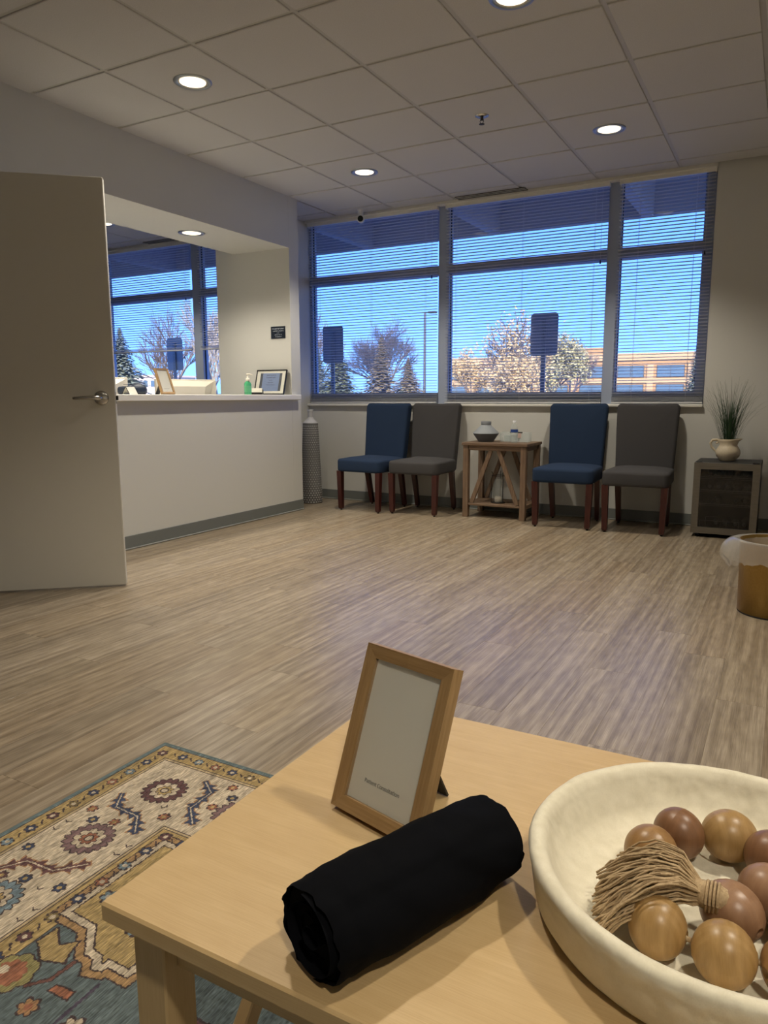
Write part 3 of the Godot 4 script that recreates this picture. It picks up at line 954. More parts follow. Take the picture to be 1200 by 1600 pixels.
# ------------------------------------------------------------------ door
func build_door():
	var o = structure("door_1")
	o.position = Vector3(-3.80, 0, -2.12)
	o.rotation.y = atan2(0.662, 0.749)
	part(o, "leaf", span(Vector3(0, 0.01, -0.045), Vector3(0.914, 2.118, 0), 0.002), M.door)
	part(o, "leaf_edge", span(Vector3(0.9135, 0.012, -0.043), Vector3(0.9155, 2.116, -0.002), 0.0005), M.door)
	part(o, "latch_plate", span(Vector3(0.9155, 0.99, -0.035), Vector3(0.917, 1.05, -0.010), 0.0005), M.chrome)
	part(o, "latch_bolt", span(Vector3(0.917, 1.008, -0.030), Vector3(0.928, 1.032, -0.016), 0.002), M.dark_gasket)
	var hx := 0.846
	var hy := 1.02
	var rose := begin(false)
	lathe(rose, [Vector2(0.0, 0.014), Vector2(0.028, 0.013), Vector2(0.036, 0.008), Vector2(0.038, 0.0)].map(func(v): return Vector2(v.x, v.y)), 28)
	var rm := done(rose)
	part(o, "rose", rm, M.chrome, Vector3(hx, hy, 0), Vector3(PI / 2, 0, 0))
	part(o, "lever", tubemesh([Vector3(hx, hy, 0.01), Vector3(hx, hy, 0.04), Vector3(hx - 0.008, hy, 0.052), Vector3(hx - 0.03, hy + 0.001, 0.055), Vector3(hx - 0.08, hy + 0.001, 0.054), Vector3(hx - 0.115, hy - 0.001, 0.052), Vector3(hx - 0.13, hy - 0.001, 0.04)], [0.011, 0.011, 0.012, 0.0115, 0.010, 0.009, 0.008], 12), M.chrome)
	for y in [0.25, 1.06, 1.9]:
		part(o, "hinge", rod(Vector3(-0.008, y, 0.0), Vector3(-0.008, y + 0.1, 0.0), 0.008, 8), M.chrome)
	var f = structure("trim_3")
	for z in [[-2.19, -2.14], [-1.21, -1.16]]:
		part(f, "door_jamb", span(Vector3(XW - 0.14, 0, z[0]), Vector3(XW + 0.015, 2.17, z[1]), 0.002), M.base)
	part(f, "door_head", span(Vector3(XW - 0.14, 2.12, -2.14), Vector3(XW + 0.015, 2.17, -1.21), 0.002), M.base)

# ------------------------------------------------------------------ counter
func text_lines_texture(w: int, h: int, bg: Color, ink: Color, lines: Array) -> ImageTexture:
	var im := Image.create(w, h, false, Image.FORMAT_RGB8)
	im.fill(bg)
	for l in lines:      # [y, height, x0, x1]
		var x: int = l[2]
		while x < l[3]:
			var n := rng.randi_range(1, 3)
			im.fill_rect(Rect2i(x, l[0] + rng.randi_range(0, 1), n, l[1] - rng.randi_range(0, 1)), ink)
			x += n + 1 + (2 if rng.randf() < 0.2 else 0)
	return ImageTexture.create_from_image(im)

func plate(w: float, h: float, d: float) -> ArrayMesh:
	# upright sheet facing +z with UVs over the front
	var st := begin()
	var a := w / 2
	var b := h / 2
	quad(st, Vector3(-a, b, d), Vector3(a, b, d), Vector3(a, -b, d), Vector3(-a, -b, d), Vector2(0, 0), Vector2(1, 0), Vector2(1, 1), Vector2(0, 1))
	quad(st, Vector3(a, b, 0), Vector3(-a, b, 0), Vector3(-a, -b, 0), Vector3(a, -b, 0))
	quad(st, Vector3(-a, b, 0), Vector3(a, b, 0), Vector3(a, b, d), Vector3(-a, b, d))
	quad(st, Vector3(-a, -b, d), Vector3(a, -b, d), Vector3(a, -b, 0), Vector3(-a, -b, 0))
	quad(st, Vector3(-a, b, 0), Vector3(-a, b, d), Vector3(-a, -b, d), Vector3(-a, -b, 0))
	quad(st, Vector3(a, b, d), Vector3(a, b, 0), Vector3(a, -b, 0), Vector3(a, -b, d))
	return done(st)

# picture frame: local origin at the bottom edge centre, face towards +z, tilted back by lean
func photo_frame(o, w: float, h: float, depth: float, border: float, lean: float, fm, card, easel = true, caption = ""):
	var b := Basis(Vector3.RIGHT, -lean)
	var lift := Vector3(0, depth * sin(lean) + 0.0005, 0)
	var place = func(p, v: Vector3): p.position = b * v + lift; p.rotation.x = -lean
	for s in [-1.0, 1.0]:
		# mitred sides
		var st := begin()
		var xo: float = s * w / 2
		var xi: float = s * (w / 2 - border)
		for layer in [[0.0, 0.0]]:
			var f := [Vector3(xo, 0, 0), Vector3(xo, h, 0), Vector3(xi, h - border, -0.002), Vector3(xi, border, -0.002)]
			var r := f.map(func(v): return Vector3(v.x, v.y, -depth))
			face(st, f, Vector3(0, 0, 1))
			face(st, r, Vector3(0, 0, -1))
			face(st, [f[0], f[1], r[1], r[0]], Vector3(s, 0, 0))
			face(st, [f[2], f[3], r[3], r[2]], Vector3(-s, 0, 0))
		var p = part(o, "frame_side", done(st), fm[1])
		place.call(p, Vector3.ZERO)
		var st2 := begin()
		var yo: float = 0.0 if s < 0 else h
		var yi: float = border if s < 0 else h - border
		var f2 := [Vector3(-w / 2, yo, 0), Vector3(w / 2, yo, 0), Vector3(w / 2 - border, yi, -0.002), Vector3(-w / 2 + border, yi, -0.002)]
		var r2 := f2.map(func(v): return Vector3(v.x, v.y, -depth))
		face(st2, f2, Vector3(0, 0, 1))
		face(st2, r2, Vector3(0, 0, -1))
		face(st2, [f2[0], f2[1], r2[1], r2[0]], Vector3(0, s, 0))
		face(st2, [f2[2], f2[3], r2[3], r2[2]], Vector3(0, -s, 0))
		var p2 = part(o, "frame_rail", done(st2), fm[0])
		place.call(p2, Vector3.ZERO)
	var c = part(o, "card", plate(w - 2 * border + 0.002, h - 2 * border + 0.002, 0.001), card)
	place.call(c, Vector3(0, h / 2, -0.0085))
	if caption != "":
		var tm := TextMesh.new()
		var ft := SystemFont.new()
		ft.font_names = PackedStringArray(["Droid Sans"])
		tm.font = ft
		tm.text = caption
		tm.font_size = 32
		tm.pixel_size = 0.0001 * 1.85
		tm.depth = 0.0002
		part(c, "caption", tm, M.ink, Vector3(-0.002, border + (h - 2 * border) * 0.155 - h / 2, 0.0012))
	var g = part(o, "glazing", plate(w - 2 * border, h - 2 * border, 0.0012), M.glaze)
	place.call(g, Vector3(0, h / 2, -0.0055))
	var k = part(o, "backing", box(Vector3(w - 2 * border + 0.004, h - 2 * border + 0.004, 0.003), 0.0005), M.black)
	place.call(k, Vector3(0, h / 2, -depth + 0.003))
	if easel:
		var es := begin()
		var top := b * Vector3(0, h * 0.62, -depth) + lift
		bar(es, top, Vector3(0, 0.001, top.z - h * 0.30), 0.04, 0.003, 0.0005)
		part(o, "easel_leg", done(es), M.black)

func build_counter_things():
	M.glaze = mat(Color(0.95, 0.97, 0.97, 0.04), 0.02)
	M.glaze.transparency = BaseMaterial3D.TRANSPARENCY_ALPHA
	M.oak_v = turned(M.oak, Vector3(14, 2.5, 14))
	var cy := 1.043
	var c = thing("reception_counter", "white reception counter top on the half wall under the opening", "counter", Vector3(-4.03, 0.998, -4.2))
	part(c, "counter_top", span(Vector3(-0.24, 0.0, -1.215), Vector3(0.215, 0.045, 1.2), 0.004), M.counter)
	# desk behind
	var d = thing("reception_desk", "grey office desk behind the reception half wall", "desk", Vector3(-4.6, 0, -4.2))
	part(d, "desk_top", span(Vector3(-0.45, 0.715, -1.1), Vector3(0.35, 0.745, 1.1), 0.003), M.counter)
	for z in [-1.05, 1.05]:
		part(d, "desk_side", span(Vector3(-0.43, 0, z - 0.015), Vector3(0.33, 0.715, z + 0.015), 0.002), M.base)
	# monitors seen from behind
	var ma = thing("desktop_monitor", "white all-in-one monitor back rising behind the counter beside the sanitizer", "monitor", Vector3(-4.50, 0.745, -4.70), deg_to_rad(78))
	monitor(ma)
	dup(ma, Vector3(-4.50, 0.745, -3.72), deg_to_rad(80), "white all-in-one monitor back rising behind the counter beside the tent cards")
	# framed notice
	var lab := "wood framed white notice card leaning back on the reception counter"
	var f = thing("photo_frame", lab, "picture frame", Vector3(-3.93, cy, -3.93), deg_to_rad(92))
	photo_frame(f, 0.131, 0.193, 0.018, 0.014, 0.34, [M.oak, M.oak_v], M.paper, true, "Patient Consultation")
	# tent cards
	var tc = thing("tent_card", "small black and white folded tent card on the counter", "sign", Vector3(-3.92, cy, -3.56), deg_to_rad(100))
	for s in [-1.0, 1.0]:
		var st := begin()
		bar(st, Vector3(0, 0.001, s * 0.028), Vector3(0, 0.05, s * 0.001), 0.09, 0.002, 0.0005)
		part(tc, "card_panel", done(st), M.paper)
	for s in [-1.0, 1.0]:
		part(tc, "edge_strip", barmesh(Vector3(0.046 * s, 0.001, 0.03), Vector3(0.046 * s, 0.052, 0.001), 0.003, 0.004, 0.0005), M.black)
		part(tc, "edge_strip", barmesh(Vector3(0.046 * s, 0.001, -0.03), Vector3(0.046 * s, 0.052, -0.001), 0.003, 0.004, 0.0005), M.black)
	# dark cloth pouch
	var pb = thing("fabric_pouch", "dark navy fabric pouch lying on the counter beside the framed notice", "pouch", Vector3(-4.16, cy, -3.80), deg_to_rad(95))
	part(pb, "pouch_body", bend(cushion(0.22, 0.12, 0.06, 0.04, 0.022, 0.012), func(v): return v + Vector3(0, 0.012 * v.y / 0.06 * sin(v.x * 30.0) * cos(v.z * 26.0), 0)), M.navy)
	part(pb, "zipper", box(Vector3(0.17, 0.003, 0.006), 0.001), M.black, Vector3(0, 0.072, 0.0))
	# sanitizer
	var s = thing("sanitizer_bottle", "green hand sanitizer pump bottle on the reception counter", "bottle", Vector3(-4.0, cy, -4.90), deg_to_rad(60))
	var gel := mat(Color(0.30, 0.72, 0.50, 0.75), 0.08)
	gel.transparency = BaseMaterial3D.TRANSPARENCY_ALPHA
	part(s, "bottle_body", lathemesh([Vector2(0.0, 0.0), Vector2(0.028, 0.0), Vector2(0.031, 0.004), Vector2(0.031, 0.088), Vector2(0.026, 0.102), Vector2(0.013, 0.11), Vector2(0.012, 0.116)], 24, 1.0, 0.75), gel)
	part(s, "label_patch", lathemesh([Vector2(0.0315, 0.02), Vector2(0.0315, 0.075)], 24, 1.0, 0.75), mat(rgb(90, 170, 126), 0.5))
	part(s, "pump_collar", lathemesh([Vector2(0.013, 0.112), Vector2(0.016, 0.113), Vector2(0.016, 0.136), Vector2(0.006, 0.139), Vector2(0.006, 0.165), Vector2(0.0, 0.165)], 16), M.plastic_white)
	part(s, "pump_spout", tubemesh([Vector3(-0.01, 0.168, 0), Vector3(0.02, 0.170, 0), Vector3(0.042, 0.163, 0)], [0.007, 0.006, 0.004], 10), M.plastic_white)
	# certificate frame
	var q = thing("certificate_frame", "landscape black framed blue certificate leaning on the partition at the counter end", "picture frame", Vector3(-4.045, cy, -5.232), 0.06)
	var certificate := text_lines_texture(128, 96, rgb(110, 132, 176), rgb(40, 52, 84), [[8, 6, 30, 100], [20, 6, 28, 102], [36, 3, 52, 78], [48, 4, 44, 86], [60, 4, 34, 94]])
	var cm := mat(Color.WHITE, 0.5)
	cm.albedo_texture = certificate
	photo_frame(q, 0.315, 0.225, 0.016, 0.008, 0.30, [M.black, M.black], M.paper, false)
	var card = q.get_node("card")
	part(card, "certificate_print", plate(0.175, 0.165, 0.0004), cm, Vector3(0, 0, 0.0012))
	for sx in [-1.0, 1.0]:
		part(card, "mat_strip", plate(0.026, 0.165, 0.0004), M.navy, Vector3(sx * 0.101, 0, 0.0012))
	# card holder
	var h = thing("card_holder", "small white business card holder in front of the certificate frame", "card holder", Vector3(-4.08, cy, -5.12), 0.35)
	var hs := begin()
	cbox(hs, Vector3(0.105, 0.006, 0.04), Vector3(0, 0.003, 0), 0.001)
	cbox(hs, Vector3(0.105, 0.018, 0.004), Vector3(0, 0.012, 0.018), 0.001)
	cbox(hs, Vector3(0.105, 0.045, 0.004), Vector3(0, 0.0225, -0.018), 0.001)
	part(h, "holder", done(hs), M.black)
	part(h, "cards", box(Vector3(0.096, 0.05, 0.018), 0.001), M.paper, Vector3(0, 0.031, 0.004), Vector3(-0.12, 0, 0))
	# plaque on the partition
	var p = thing("wall_plaque", "small dark navy notice plaque on the partition beside the counter opening", "sign", Vector3(-3.998, 1.586, -5.339))
	var pt := mat(Color.WHITE, 0.4)
	pt.albedo_texture = text_lines_texture(96, 64, rgb(22, 32, 48), rgb(200, 206, 214), [[9, 6, 9, 87], [22, 4, 11, 84], [33, 3, 40, 56], [42, 3, 26, 70], [52, 4, 30, 68]])
	part(p, "plaque_plate", plate(0.155, 0.104, 0.004), pt)

func monitor(o):
	# local +z is the back that faces the waiting room
	var st := begin()
	var w := 0.60
	var y0 := 0.05
	var y1 := 0.43
	cbox(st, Vector3(w, y1 - y0, 0.022), Vector3(0, (y0 + y1) / 2, 0), 0.004)
	part(o, "screen_back", done(st), M.plastic_white)
	var s2 := begin()
	var zz := 0.011
	var a := [Vector3(-w / 2 + 0.02, y1 - 0.012, zz), Vector3(w / 2 - 0.02, y1 - 0.012, zz), Vector3(w / 2 - 0.13, y0 + 0.04, zz), Vector3(-w / 2 + 0.13, y0 + 0.04, zz)]
	var b := [Vector3(-w / 2 + 0.14, y1 - 0.06, zz + 0.04), Vector3(w / 2 - 0.14, y1 - 0.06, zz + 0.04), Vector3(w / 2 - 0.2, y0 + 0.08, zz + 0.04), Vector3(-w / 2 + 0.2, y0 + 0.08, zz + 0.04)]
	face(s2, b, Vector3(0, 0, 1))
	face(s2, [a[0], a[1], b[1], b[0]], Vector3(0, 1, 0.3))
	face(s2, [a[2], a[3], b[3], b[2]], Vector3(0, -1, 0.3))
	face(s2, [a[0], a[3], b[3], b[0]], Vector3(-1, 0, 0.3))
	face(s2, [a[1], a[2], b[2], b[1]], Vector3(1, 0, 0.3))
	part(o, "back_bulge", done(s2), M.plastic_white)
	part(o, "screen_front", span(Vector3(-w / 2 + 0.01, y0 + 0.01, -0.014), Vector3(w / 2 - 0.01, y1 - 0.01, -0.011), 0.0005), M.black)
	part(o, "stand_neck", span(Vector3(-0.04, 0.01, -0.005), Vector3(0.04, 0.12, 0.03), 0.003), M.plastic_white)
	part(o, "stand_foot", cushion(0.22, 0.18, 0.012, 0.03, 0.004), M.plastic_white)

# ------------------------------------------------------------------ chairs
func chair_leg(a: Vector3, b: Vector3, wa: float, wb: float) -> ArrayMesh:
	# tapered square leg from top a to foot b
	var st := begin()
	var P = func(c: Vector3, w: float) -> Array:
		return [c + Vector3(-w, 0, -w), c + Vector3(w, 0, -w), c + Vector3(w, 0, w), c + Vector3(-w, 0, w)]
	var r0: Array = P.call(a, wa)
	var r1: Array = P.call(b + Vector3(0, 0.02, 0), wb)
	var r2: Array = P.call(b + Vector3(0, 0.006, 0), wb * 0.8)
	for pair in [[r0, r1], [r1, r2]]:
		for i in 4:
			var j := (i + 1) % 4
			var m: Vector3 = (pair[0][i] + pair[0][j]) * 0.5 - a
			face(st, [pair[0][i], pair[0][j], pair[1][j], pair[1][i]], Vector3(m.x, 0, m.z))
	face(st, r0, Vector3.UP)
	face(st, r2, Vector3.DOWN)
	return done(st)

func make_chair(label: String, cloth, at: Vector3, turn: float):
	var o = thing("parsons_chair", label, "chair", at, turn, "upholstered chairs under the window")
	# seat: front at +z
	var seat := cushion(0.478, 0.47, 0.112, 0.05, 0.022, 0.022)
	part(o, "seat", bend(seat, func(v): return Vector3(v.x * (1.0 - 0.06 * clampf((-v.z) / 0.25, 0, 1)), v.y + 0.004 * cos(v.z * 8.0), v.z)), cloth, Vector3(0, 0.356, 0.005))
	# back: slab standing on the seat rear, leaning back, slightly hollow top
	var bk := cushion(0.47, 0.62, 0.085, 0.04, 0.02, 0.006)
	var bm := bend(bk, func(v):
		var h: float = -v.z + 0.31            # 0 bottom .. 0.62 top
		var f: float = h / 0.62
		var x: float = v.x * (0.91 + 0.09 * f)
		var dip: float = -0.007 * f * cos(v.x / 0.235 * PI * 0.5)
		var zz: float = v.y - 0.085 - 0.10 * f * 0.62 - 0.02 * f * f
		return Vector3(x, h + dip, zz))
	part(o, "backrest", bm, cloth, Vector3(0, 0.345, -0.165))
	for s in [-1.0, 1.0]:
		for leg in [[Vector3(s * 0.212, 0.36, 0.205), Vector3(s * 0.205, 0.006, 0.205), 0.024, 0.019], [Vector3(s * 0.190, 0.37, -0.185), Vector3(s * 0.185, 0.006, -0.262), 0.022, 0.018]]:
			var lg = part(o, "leg", chair_leg(leg[0], leg[1], leg[2], leg[3]), M.mahogany)
			part(lg, "foot_glide", lathemesh([Vector2(0.0, 0.0), Vector2(0.010, 0.0), Vector2(0.010, 0.008), Vector2(0.0, 0.008)], 10), M.black, Vector3(leg[1].x, 0, leg[1].z))
	return o

func build_chairs():
	make_chair("dark blue upholstered chair with mahogany legs beside the tall patterned vase", M.blue_cloth, Vector3(-3.315, 0, -5.80), -0.09)
	make_chair("charcoal grey upholstered chair between a blue chair and the side table", M.grey_cloth, Vector3(-2.815, 0, -5.845), 0.0)
	make_chair("dark blue upholstered chair with mahogany legs on the cooler side of the side table", M.blue_cloth, Vector3(-1.505, 0, -5.80), 0.02)
	make_chair("charcoal grey upholstered chair next to the beverage cooler", M.grey_cloth, Vector3(-0.965, 0, -5.81), 0.02)

# ------------------------------------------------------------------ side table
func build_side_table():
	var x0 := -2.404
	var x1 := -1.85
	var z1 := -5.765
	var z0 := -6.165
	var o = thing("side_table", "rustic brown wooden side table with slanted braces and a low shelf", "side table", Vector3((x0 + x1) / 2, 0, (z0 + z1) / 2))
	var w := x1 - x0
	var d := z1 - z0
	for k in 4:
		part(o, "top_board", box(Vector3(w + 0.02, 0.022, (d + 0.02) / 4 - 0.001), 0.002), M.rustic, Vector3(0, 0.627, -d / 2 - 0.01 + (k + 0.5) * (d + 0.02) / 4))
	for sx in [-1.0, 1.0]:
		for sz in [-1.0, 1.0]:
			part(o, "leg", box(Vector3(0.048, 0.616, 0.048), 0.003), M.rustic_v, Vector3(sx * (w / 2 - 0.024), 0.308, sz * (d / 2 - 0.024)))
		part(o, "side_rail", box(Vector3(0.024, 0.042, d - 0.096), 0.002), M.rustic, Vector3(sx * (w / 2 - 0.022), 0.595, 0))
		part(o, "side_rail", box(Vector3(0.024, 0.035, d - 0.096), 0.002), M.rustic, Vector3(sx * (w / 2 - 0.022), 0.105, 0))
	for sz in [-1.0, 1.0]:
		part(o, "front_rail", box(Vector3(w - 0.096, 0.042, 0.024), 0.002), M.rustic, Vector3(0, 0.595, sz * (d / 2 - 0.022)))
		for sx in [-1.0, 1.0]:
			part(o, "brace", barmesh(Vector3(sx * (w / 2 - 0.075), 0.125, sz * (d / 2 - 0.024)), Vector3(sx * 0.035, 0.575, sz * (d / 2 - 0.024)), 0.036, 0.022, 0.002), M.rustic_v)
	for k in 3:
		part(o, "shelf_board", box(Vector3(w - 0.05, 0.018, (d - 0.02) / 3 - 0.001), 0.002), M.rustic, Vector3(0, 0.112, -d / 2 + 0.01 + (k + 0.5) * (d - 0.02) / 3))
	var ty := 0.638
	# two-tone vase
	var v = thing("faceted_vase", "squat two-tone grey ceramic vase on the side table", "vase", Vector3(-2.27, ty, -5.95))
	part(v, "lower_body", lathemesh([Vector2(0.0, 0.0), Vector2(0.062, 0.0), Vector2(0.066, 0.004), Vector2(0.110, 0.068), Vector2(0.112, 0.072)], 36), mat(rgb(96, 102, 110), 0.6))
	part(v, "upper_body", lathemesh([Vector2(0.112, 0.072), Vector2(0.110, 0.077), Vector2(0.046, 0.138), Vector2(0.042, 0.142)], 36), mat(rgb(150, 156, 162), 0.6))
	part(v, "neck", lathemesh([Vector2(0.042, 0.142), Vector2(0.043, 0.146), Vector2(0.044, 0.172), Vector2(0.040, 0.173), Vector2(0.038, 0.142)], 36), mat(rgb(112, 116, 122), 0.6))
	# water bottle
	var b = thing("water_bottle", "clear plastic water bottle with blue label on the side table", "bottle", Vector3(-2.00, ty, -5.90))
	part(b, "bottle_body", lathemesh([Vector2(0.0, 0.004), Vector2(0.026, 0.0), Vector2(0.031, 0.006), Vector2(0.031, 0.02), Vector2(0.029, 0.024), Vector2(0.031, 0.03), Vector2(0.031, 0.045), Vector2(0.029, 0.05), Vector2(0.031, 0.055), Vector2(0.031, 0.105), Vector2(0.028, 0.125), Vector2(0.018, 0.15), Vector2(0.012, 0.162), Vector2(0.012, 0.172)], 24), M.clear)
	part(b, "water", lathemesh([Vector2(0.0, 0.006), Vector2(0.025, 0.003), Vector2(0.0295, 0.02), Vector2(0.0295, 0.112), Vector2(0.0, 0.112)], 24), M.clear)
	part(b, "label_band", lathemesh([Vector2(0.0315, 0.088), Vector2(0.0315, 0.112)], 24), mat(rgb(44, 74, 150), 0.4))
	part(b, "cap", lathemesh([Vector2(0.014, 0.168), Vector2(0.014, 0.184), Vector2(0.0, 0.185)], 16), mat(rgb(236, 238, 242), 0.4))
	# glass holder with cards behind it
	var g = thing("acrylic_holder", "clear acrylic brochure holder on the side table behind the bottle", "holder", Vector3(-2.03, ty, -6.03))
	var ga := begin()
	cbox(ga, Vector3(0.26, 0.078, 0.003), Vector3(0, 0.039, 0.03), 0.0005)
	cbox(ga, Vector3(0.26, 0.085, 0.003), Vector3(0, 0.0425, -0.03), 0.0005)
	cbox(ga, Vector3(0.26, 0.004, 0.06), Vector3(0, 0.002, 0), 0.0005)
	cbox(ga, Vector3(0.003, 0.078, 0.06), Vector3(-0.1285, 0.039, 0), 0.0005)
	cbox(ga, Vector3(0.003, 0.078, 0.06), Vector3(0.1285, 0.039, 0), 0.0005)
	part(g, "acrylic_box", done(ga), M.clear)
	part(g, "card_stack", box(Vector3(0.13, 0.05, 0.02), 0.001), mat(rgb(180, 190, 188), 0.6), Vector3(-0.04, 0.03, -0.01))
	part(g, "dark_clip", box(Vector3(0.11, 0.012, 0.01), 0.001), M.black, Vector3(0.01, 0.08, 0.02))
	part(g, "pink_card", box(Vector3(0.03, 0.04, 0.002), 0.0005), mat(rgb(206, 178, 170), 0.6), Vector3(0.045, 0.055, 0.036))
	# lantern on the shelf
	var l = thing("candle_lantern", "wire and glass lantern with a white candle on the low shelf", "lantern", Vector3(-2.13, 0.121, -5.90))
	part(l, "base_plate", lathemesh([Vector2(0.0, 0.0), Vector2(0.058, 0.0), Vector2(0.06, 0.004), Vector2(0.058, 0.008), Vector2(0.0, 0.008)], 24), M.iron)
	part(l, "candle", lathemesh([Vector2(0.0, 0.008), Vector2(0.028, 0.008), Vector2(0.03, 0.03), Vector2(0.029, 0.05), Vector2(0.02, 0.056), Vector2(0.0, 0.054)], 20), mat(rgb(216, 206, 188), 0.5))
	part(l, "glass_chimney", lathemesh([Vector2(0.042, 0.01), Vector2(0.046, 0.08), Vector2(0.045, 0.16), Vector2(0.03, 0.21)], 24), M.clear)
	for k in 3:
		var a := TAU * k / 3.0 + 0.5
		part(l, "wire_leg", tubemesh([Vector3(cos(a) * 0.06, 0.0, sin(a) * 0.06), Vector3(cos(a) * 0.056, 0.1, sin(a) * 0.056), Vector3(cos(a) * 0.06, 0.2, sin(a) * 0.06), Vector3(cos(a) * 0.048, 0.25, sin(a) * 0.048), Vector3(cos(a) * 0.06, 0.27, sin(a) * 0.06)], 0.003, 6), M.iron)
	var hp := []
	for k in 25:
		var a := TAU * k / 24.0
		hp.append(Vector3(cos(a) * 0.058, 0.235, sin(a) * 0.058))
	part(l, "wire_hoop", tubemesh(hp, 0.0025, 6), M.iron)

# ------------------------------------------------------------------ cooler and grass
func build_cooler():
	var o = thing("beverage_cooler", "compact steel-framed beverage cooler with dark glass door under the potted grass", "cooler", Vector3(-0.357, 0, -5.935))
	var w := 0.43
	var hz := 0.2
	var dark := mat(rgb(24, 24, 26), 0.5)
	part(o, "cabinet", (func():
		var st := begin()
		cbox(st, Vector3(0.012, 0.515, 2 * hz), Vector3(-w / 2 + 0.006, 0.285, -0.01), 0.002)
		cbox(st, Vector3(0.012, 0.515, 2 * hz), Vector3(w / 2 - 0.006, 0.285, -0.01), 0.002)
		cbox(st, Vector3(w, 0.014, 2 * hz), Vector3(0, 0.540, -0.01), 0.002)
		cbox(st, Vector3(w, 0.03, 2 * hz), Vector3(0, 0.04, -0.01), 0.002)
		cbox(st, Vector3(w, 0.515, 0.012), Vector3(0, 0.285, -hz - 0.004), 0.002)
		return done(st)).call(), dark)
	for sx in [-1.0, 1.0]:
		for sz in [-1.0, 1.0]:
			part(o, "foot", lathemesh([Vector2(0.0, 0.0), Vector2(0.016, 0.0), Vector2(0.014, 0.026), Vector2(0.0, 0.026)], 12), M.black, Vector3(sx * 0.17, 0, sz * 0.16))
	# mitred door frame
	var zf := 0.225
	var zb := 0.192
	var y0 := 0.03
	var y1 := 0.545
	var b := 0.046
	for s in [-1.0, 1.0]:
		var st := begin()
		var f := [Vector3(s * w / 2, y0, zf), Vector3(s * w / 2, y1, zf), Vector3(s * (w / 2 - b), y1 - b, zf), Vector3(s * (w / 2 - b), y0 + b, zf)]
		var r := f.map(func(v): return Vector3(v.x, v.y, zb))
		face(st, f, Vector3(0, 0, 1)); face(st, r, Vector3(0, 0, -1))
		face(st, [f[0], f[1], r[1], r[0]], Vector3(s, 0, 0)); face(st, [f[2], f[3], r[3], r[2]], Vector3(-s, 0, 0))
		part(o, "door_stile", done(st), M.steel)
		var s2 := begin()
		var yo := y0 if s < 0 else y1
		var yi := y0 + b if s < 0 else y1 - b
		var g := [Vector3(-w / 2, yo, zf), Vector3(w / 2, yo, zf), Vector3(w / 2 - b, yi, zf), Vector3(-w / 2 + b, yi, zf)]
		var q := g.map(func(v): return Vector3(v.x, v.y, zb))
		face(s2, g, Vector3(0, 0, 1)); face(s2, q, Vector3(0, 0, -1))
		face(s2, [g[0], g[1], q[1], q[0]], Vector3(0, s, 0)); face(s2, [g[2], g[3], q[3], q[2]], Vector3(0, -s, 0))
		part(o, "door_rail", done(s2), M.steel)
	part(o, "glass_door", span(Vector3(-w / 2 + b, y0 + b, 0.208), Vector3(w / 2 - b, y1 - b, 0.213), 0.0), M.dark_glass)
	part(o, "hinge_cap", span(Vector3(w / 2 - 0.05, 0.547, 0.16), Vector3(w / 2 - 0.01, 0.556, 0.215), 0.002), M.black)
	part(o, "hinge_cap", span(Vector3(-w / 2 + 0.01, 0.547, 0.17), Vector3(-w / 2 + 0.05, 0.552, 0.2), 0.002), M.black)
	for y in [0.175, 0.275, 0.37]:
		var st := begin(false)
		tube(st, [Vector3(-0.17, y + 0.07, 0.185), Vector3(0.17, y + 0.07, 0.185)], 0.003, 6)
		tube(st, [Vector3(-0.17, y + 0.058, 0.185), Vector3(0.17, y + 0.058, 0.185)], 0.0016, 6)
		for k in 12:
			var x := -0.165 + k * 0.03
			tube(st, [Vector3(x, y + 0.06, -0.18), Vector3(x, y + 0.06, 0.185)], 0.0013, 4)
		part(o, "wire_shelf", done(st), M.white_trim)
	var bs := begin(false)
	for y in [0.075, 0.12]:
		tube(bs, [Vector3(-0.16, y, 0.18), Vector3(0.10, y, 0.18)], 0.0018, 6)
	for x in [-0.16, -0.12, -0.02, 0.02, 0.10]:
		tube(bs, [Vector3(x, 0.075, 0.18), Vector3(x, 0.12 + (0.03 if x == -0.12 else 0.0), 0.18)], 0.0018, 6)
	tube(bs, [Vector3(-0.12, 0.15, 0.18), Vector3(-0.04, 0.15, 0.18)], 0.0018, 6)
	part(o, "wire_basket", done(bs), M.white_trim)
	# bottles lying inside
	var bm := lathemesh([Vector2(0.0, 0.0), Vector2(0.012, 0.0), Vector2(0.013, 0.014), Vector2(0.011, 0.016), Vector2(0.012, 0.022), Vector2(0.028, 0.06), Vector2(0.03, 0.08), Vector2(0.03, 0.19), Vector2(0.0, 0.195)].map(func(v): return Vector2(v.x, -v.y)), 14)
	var n := 0
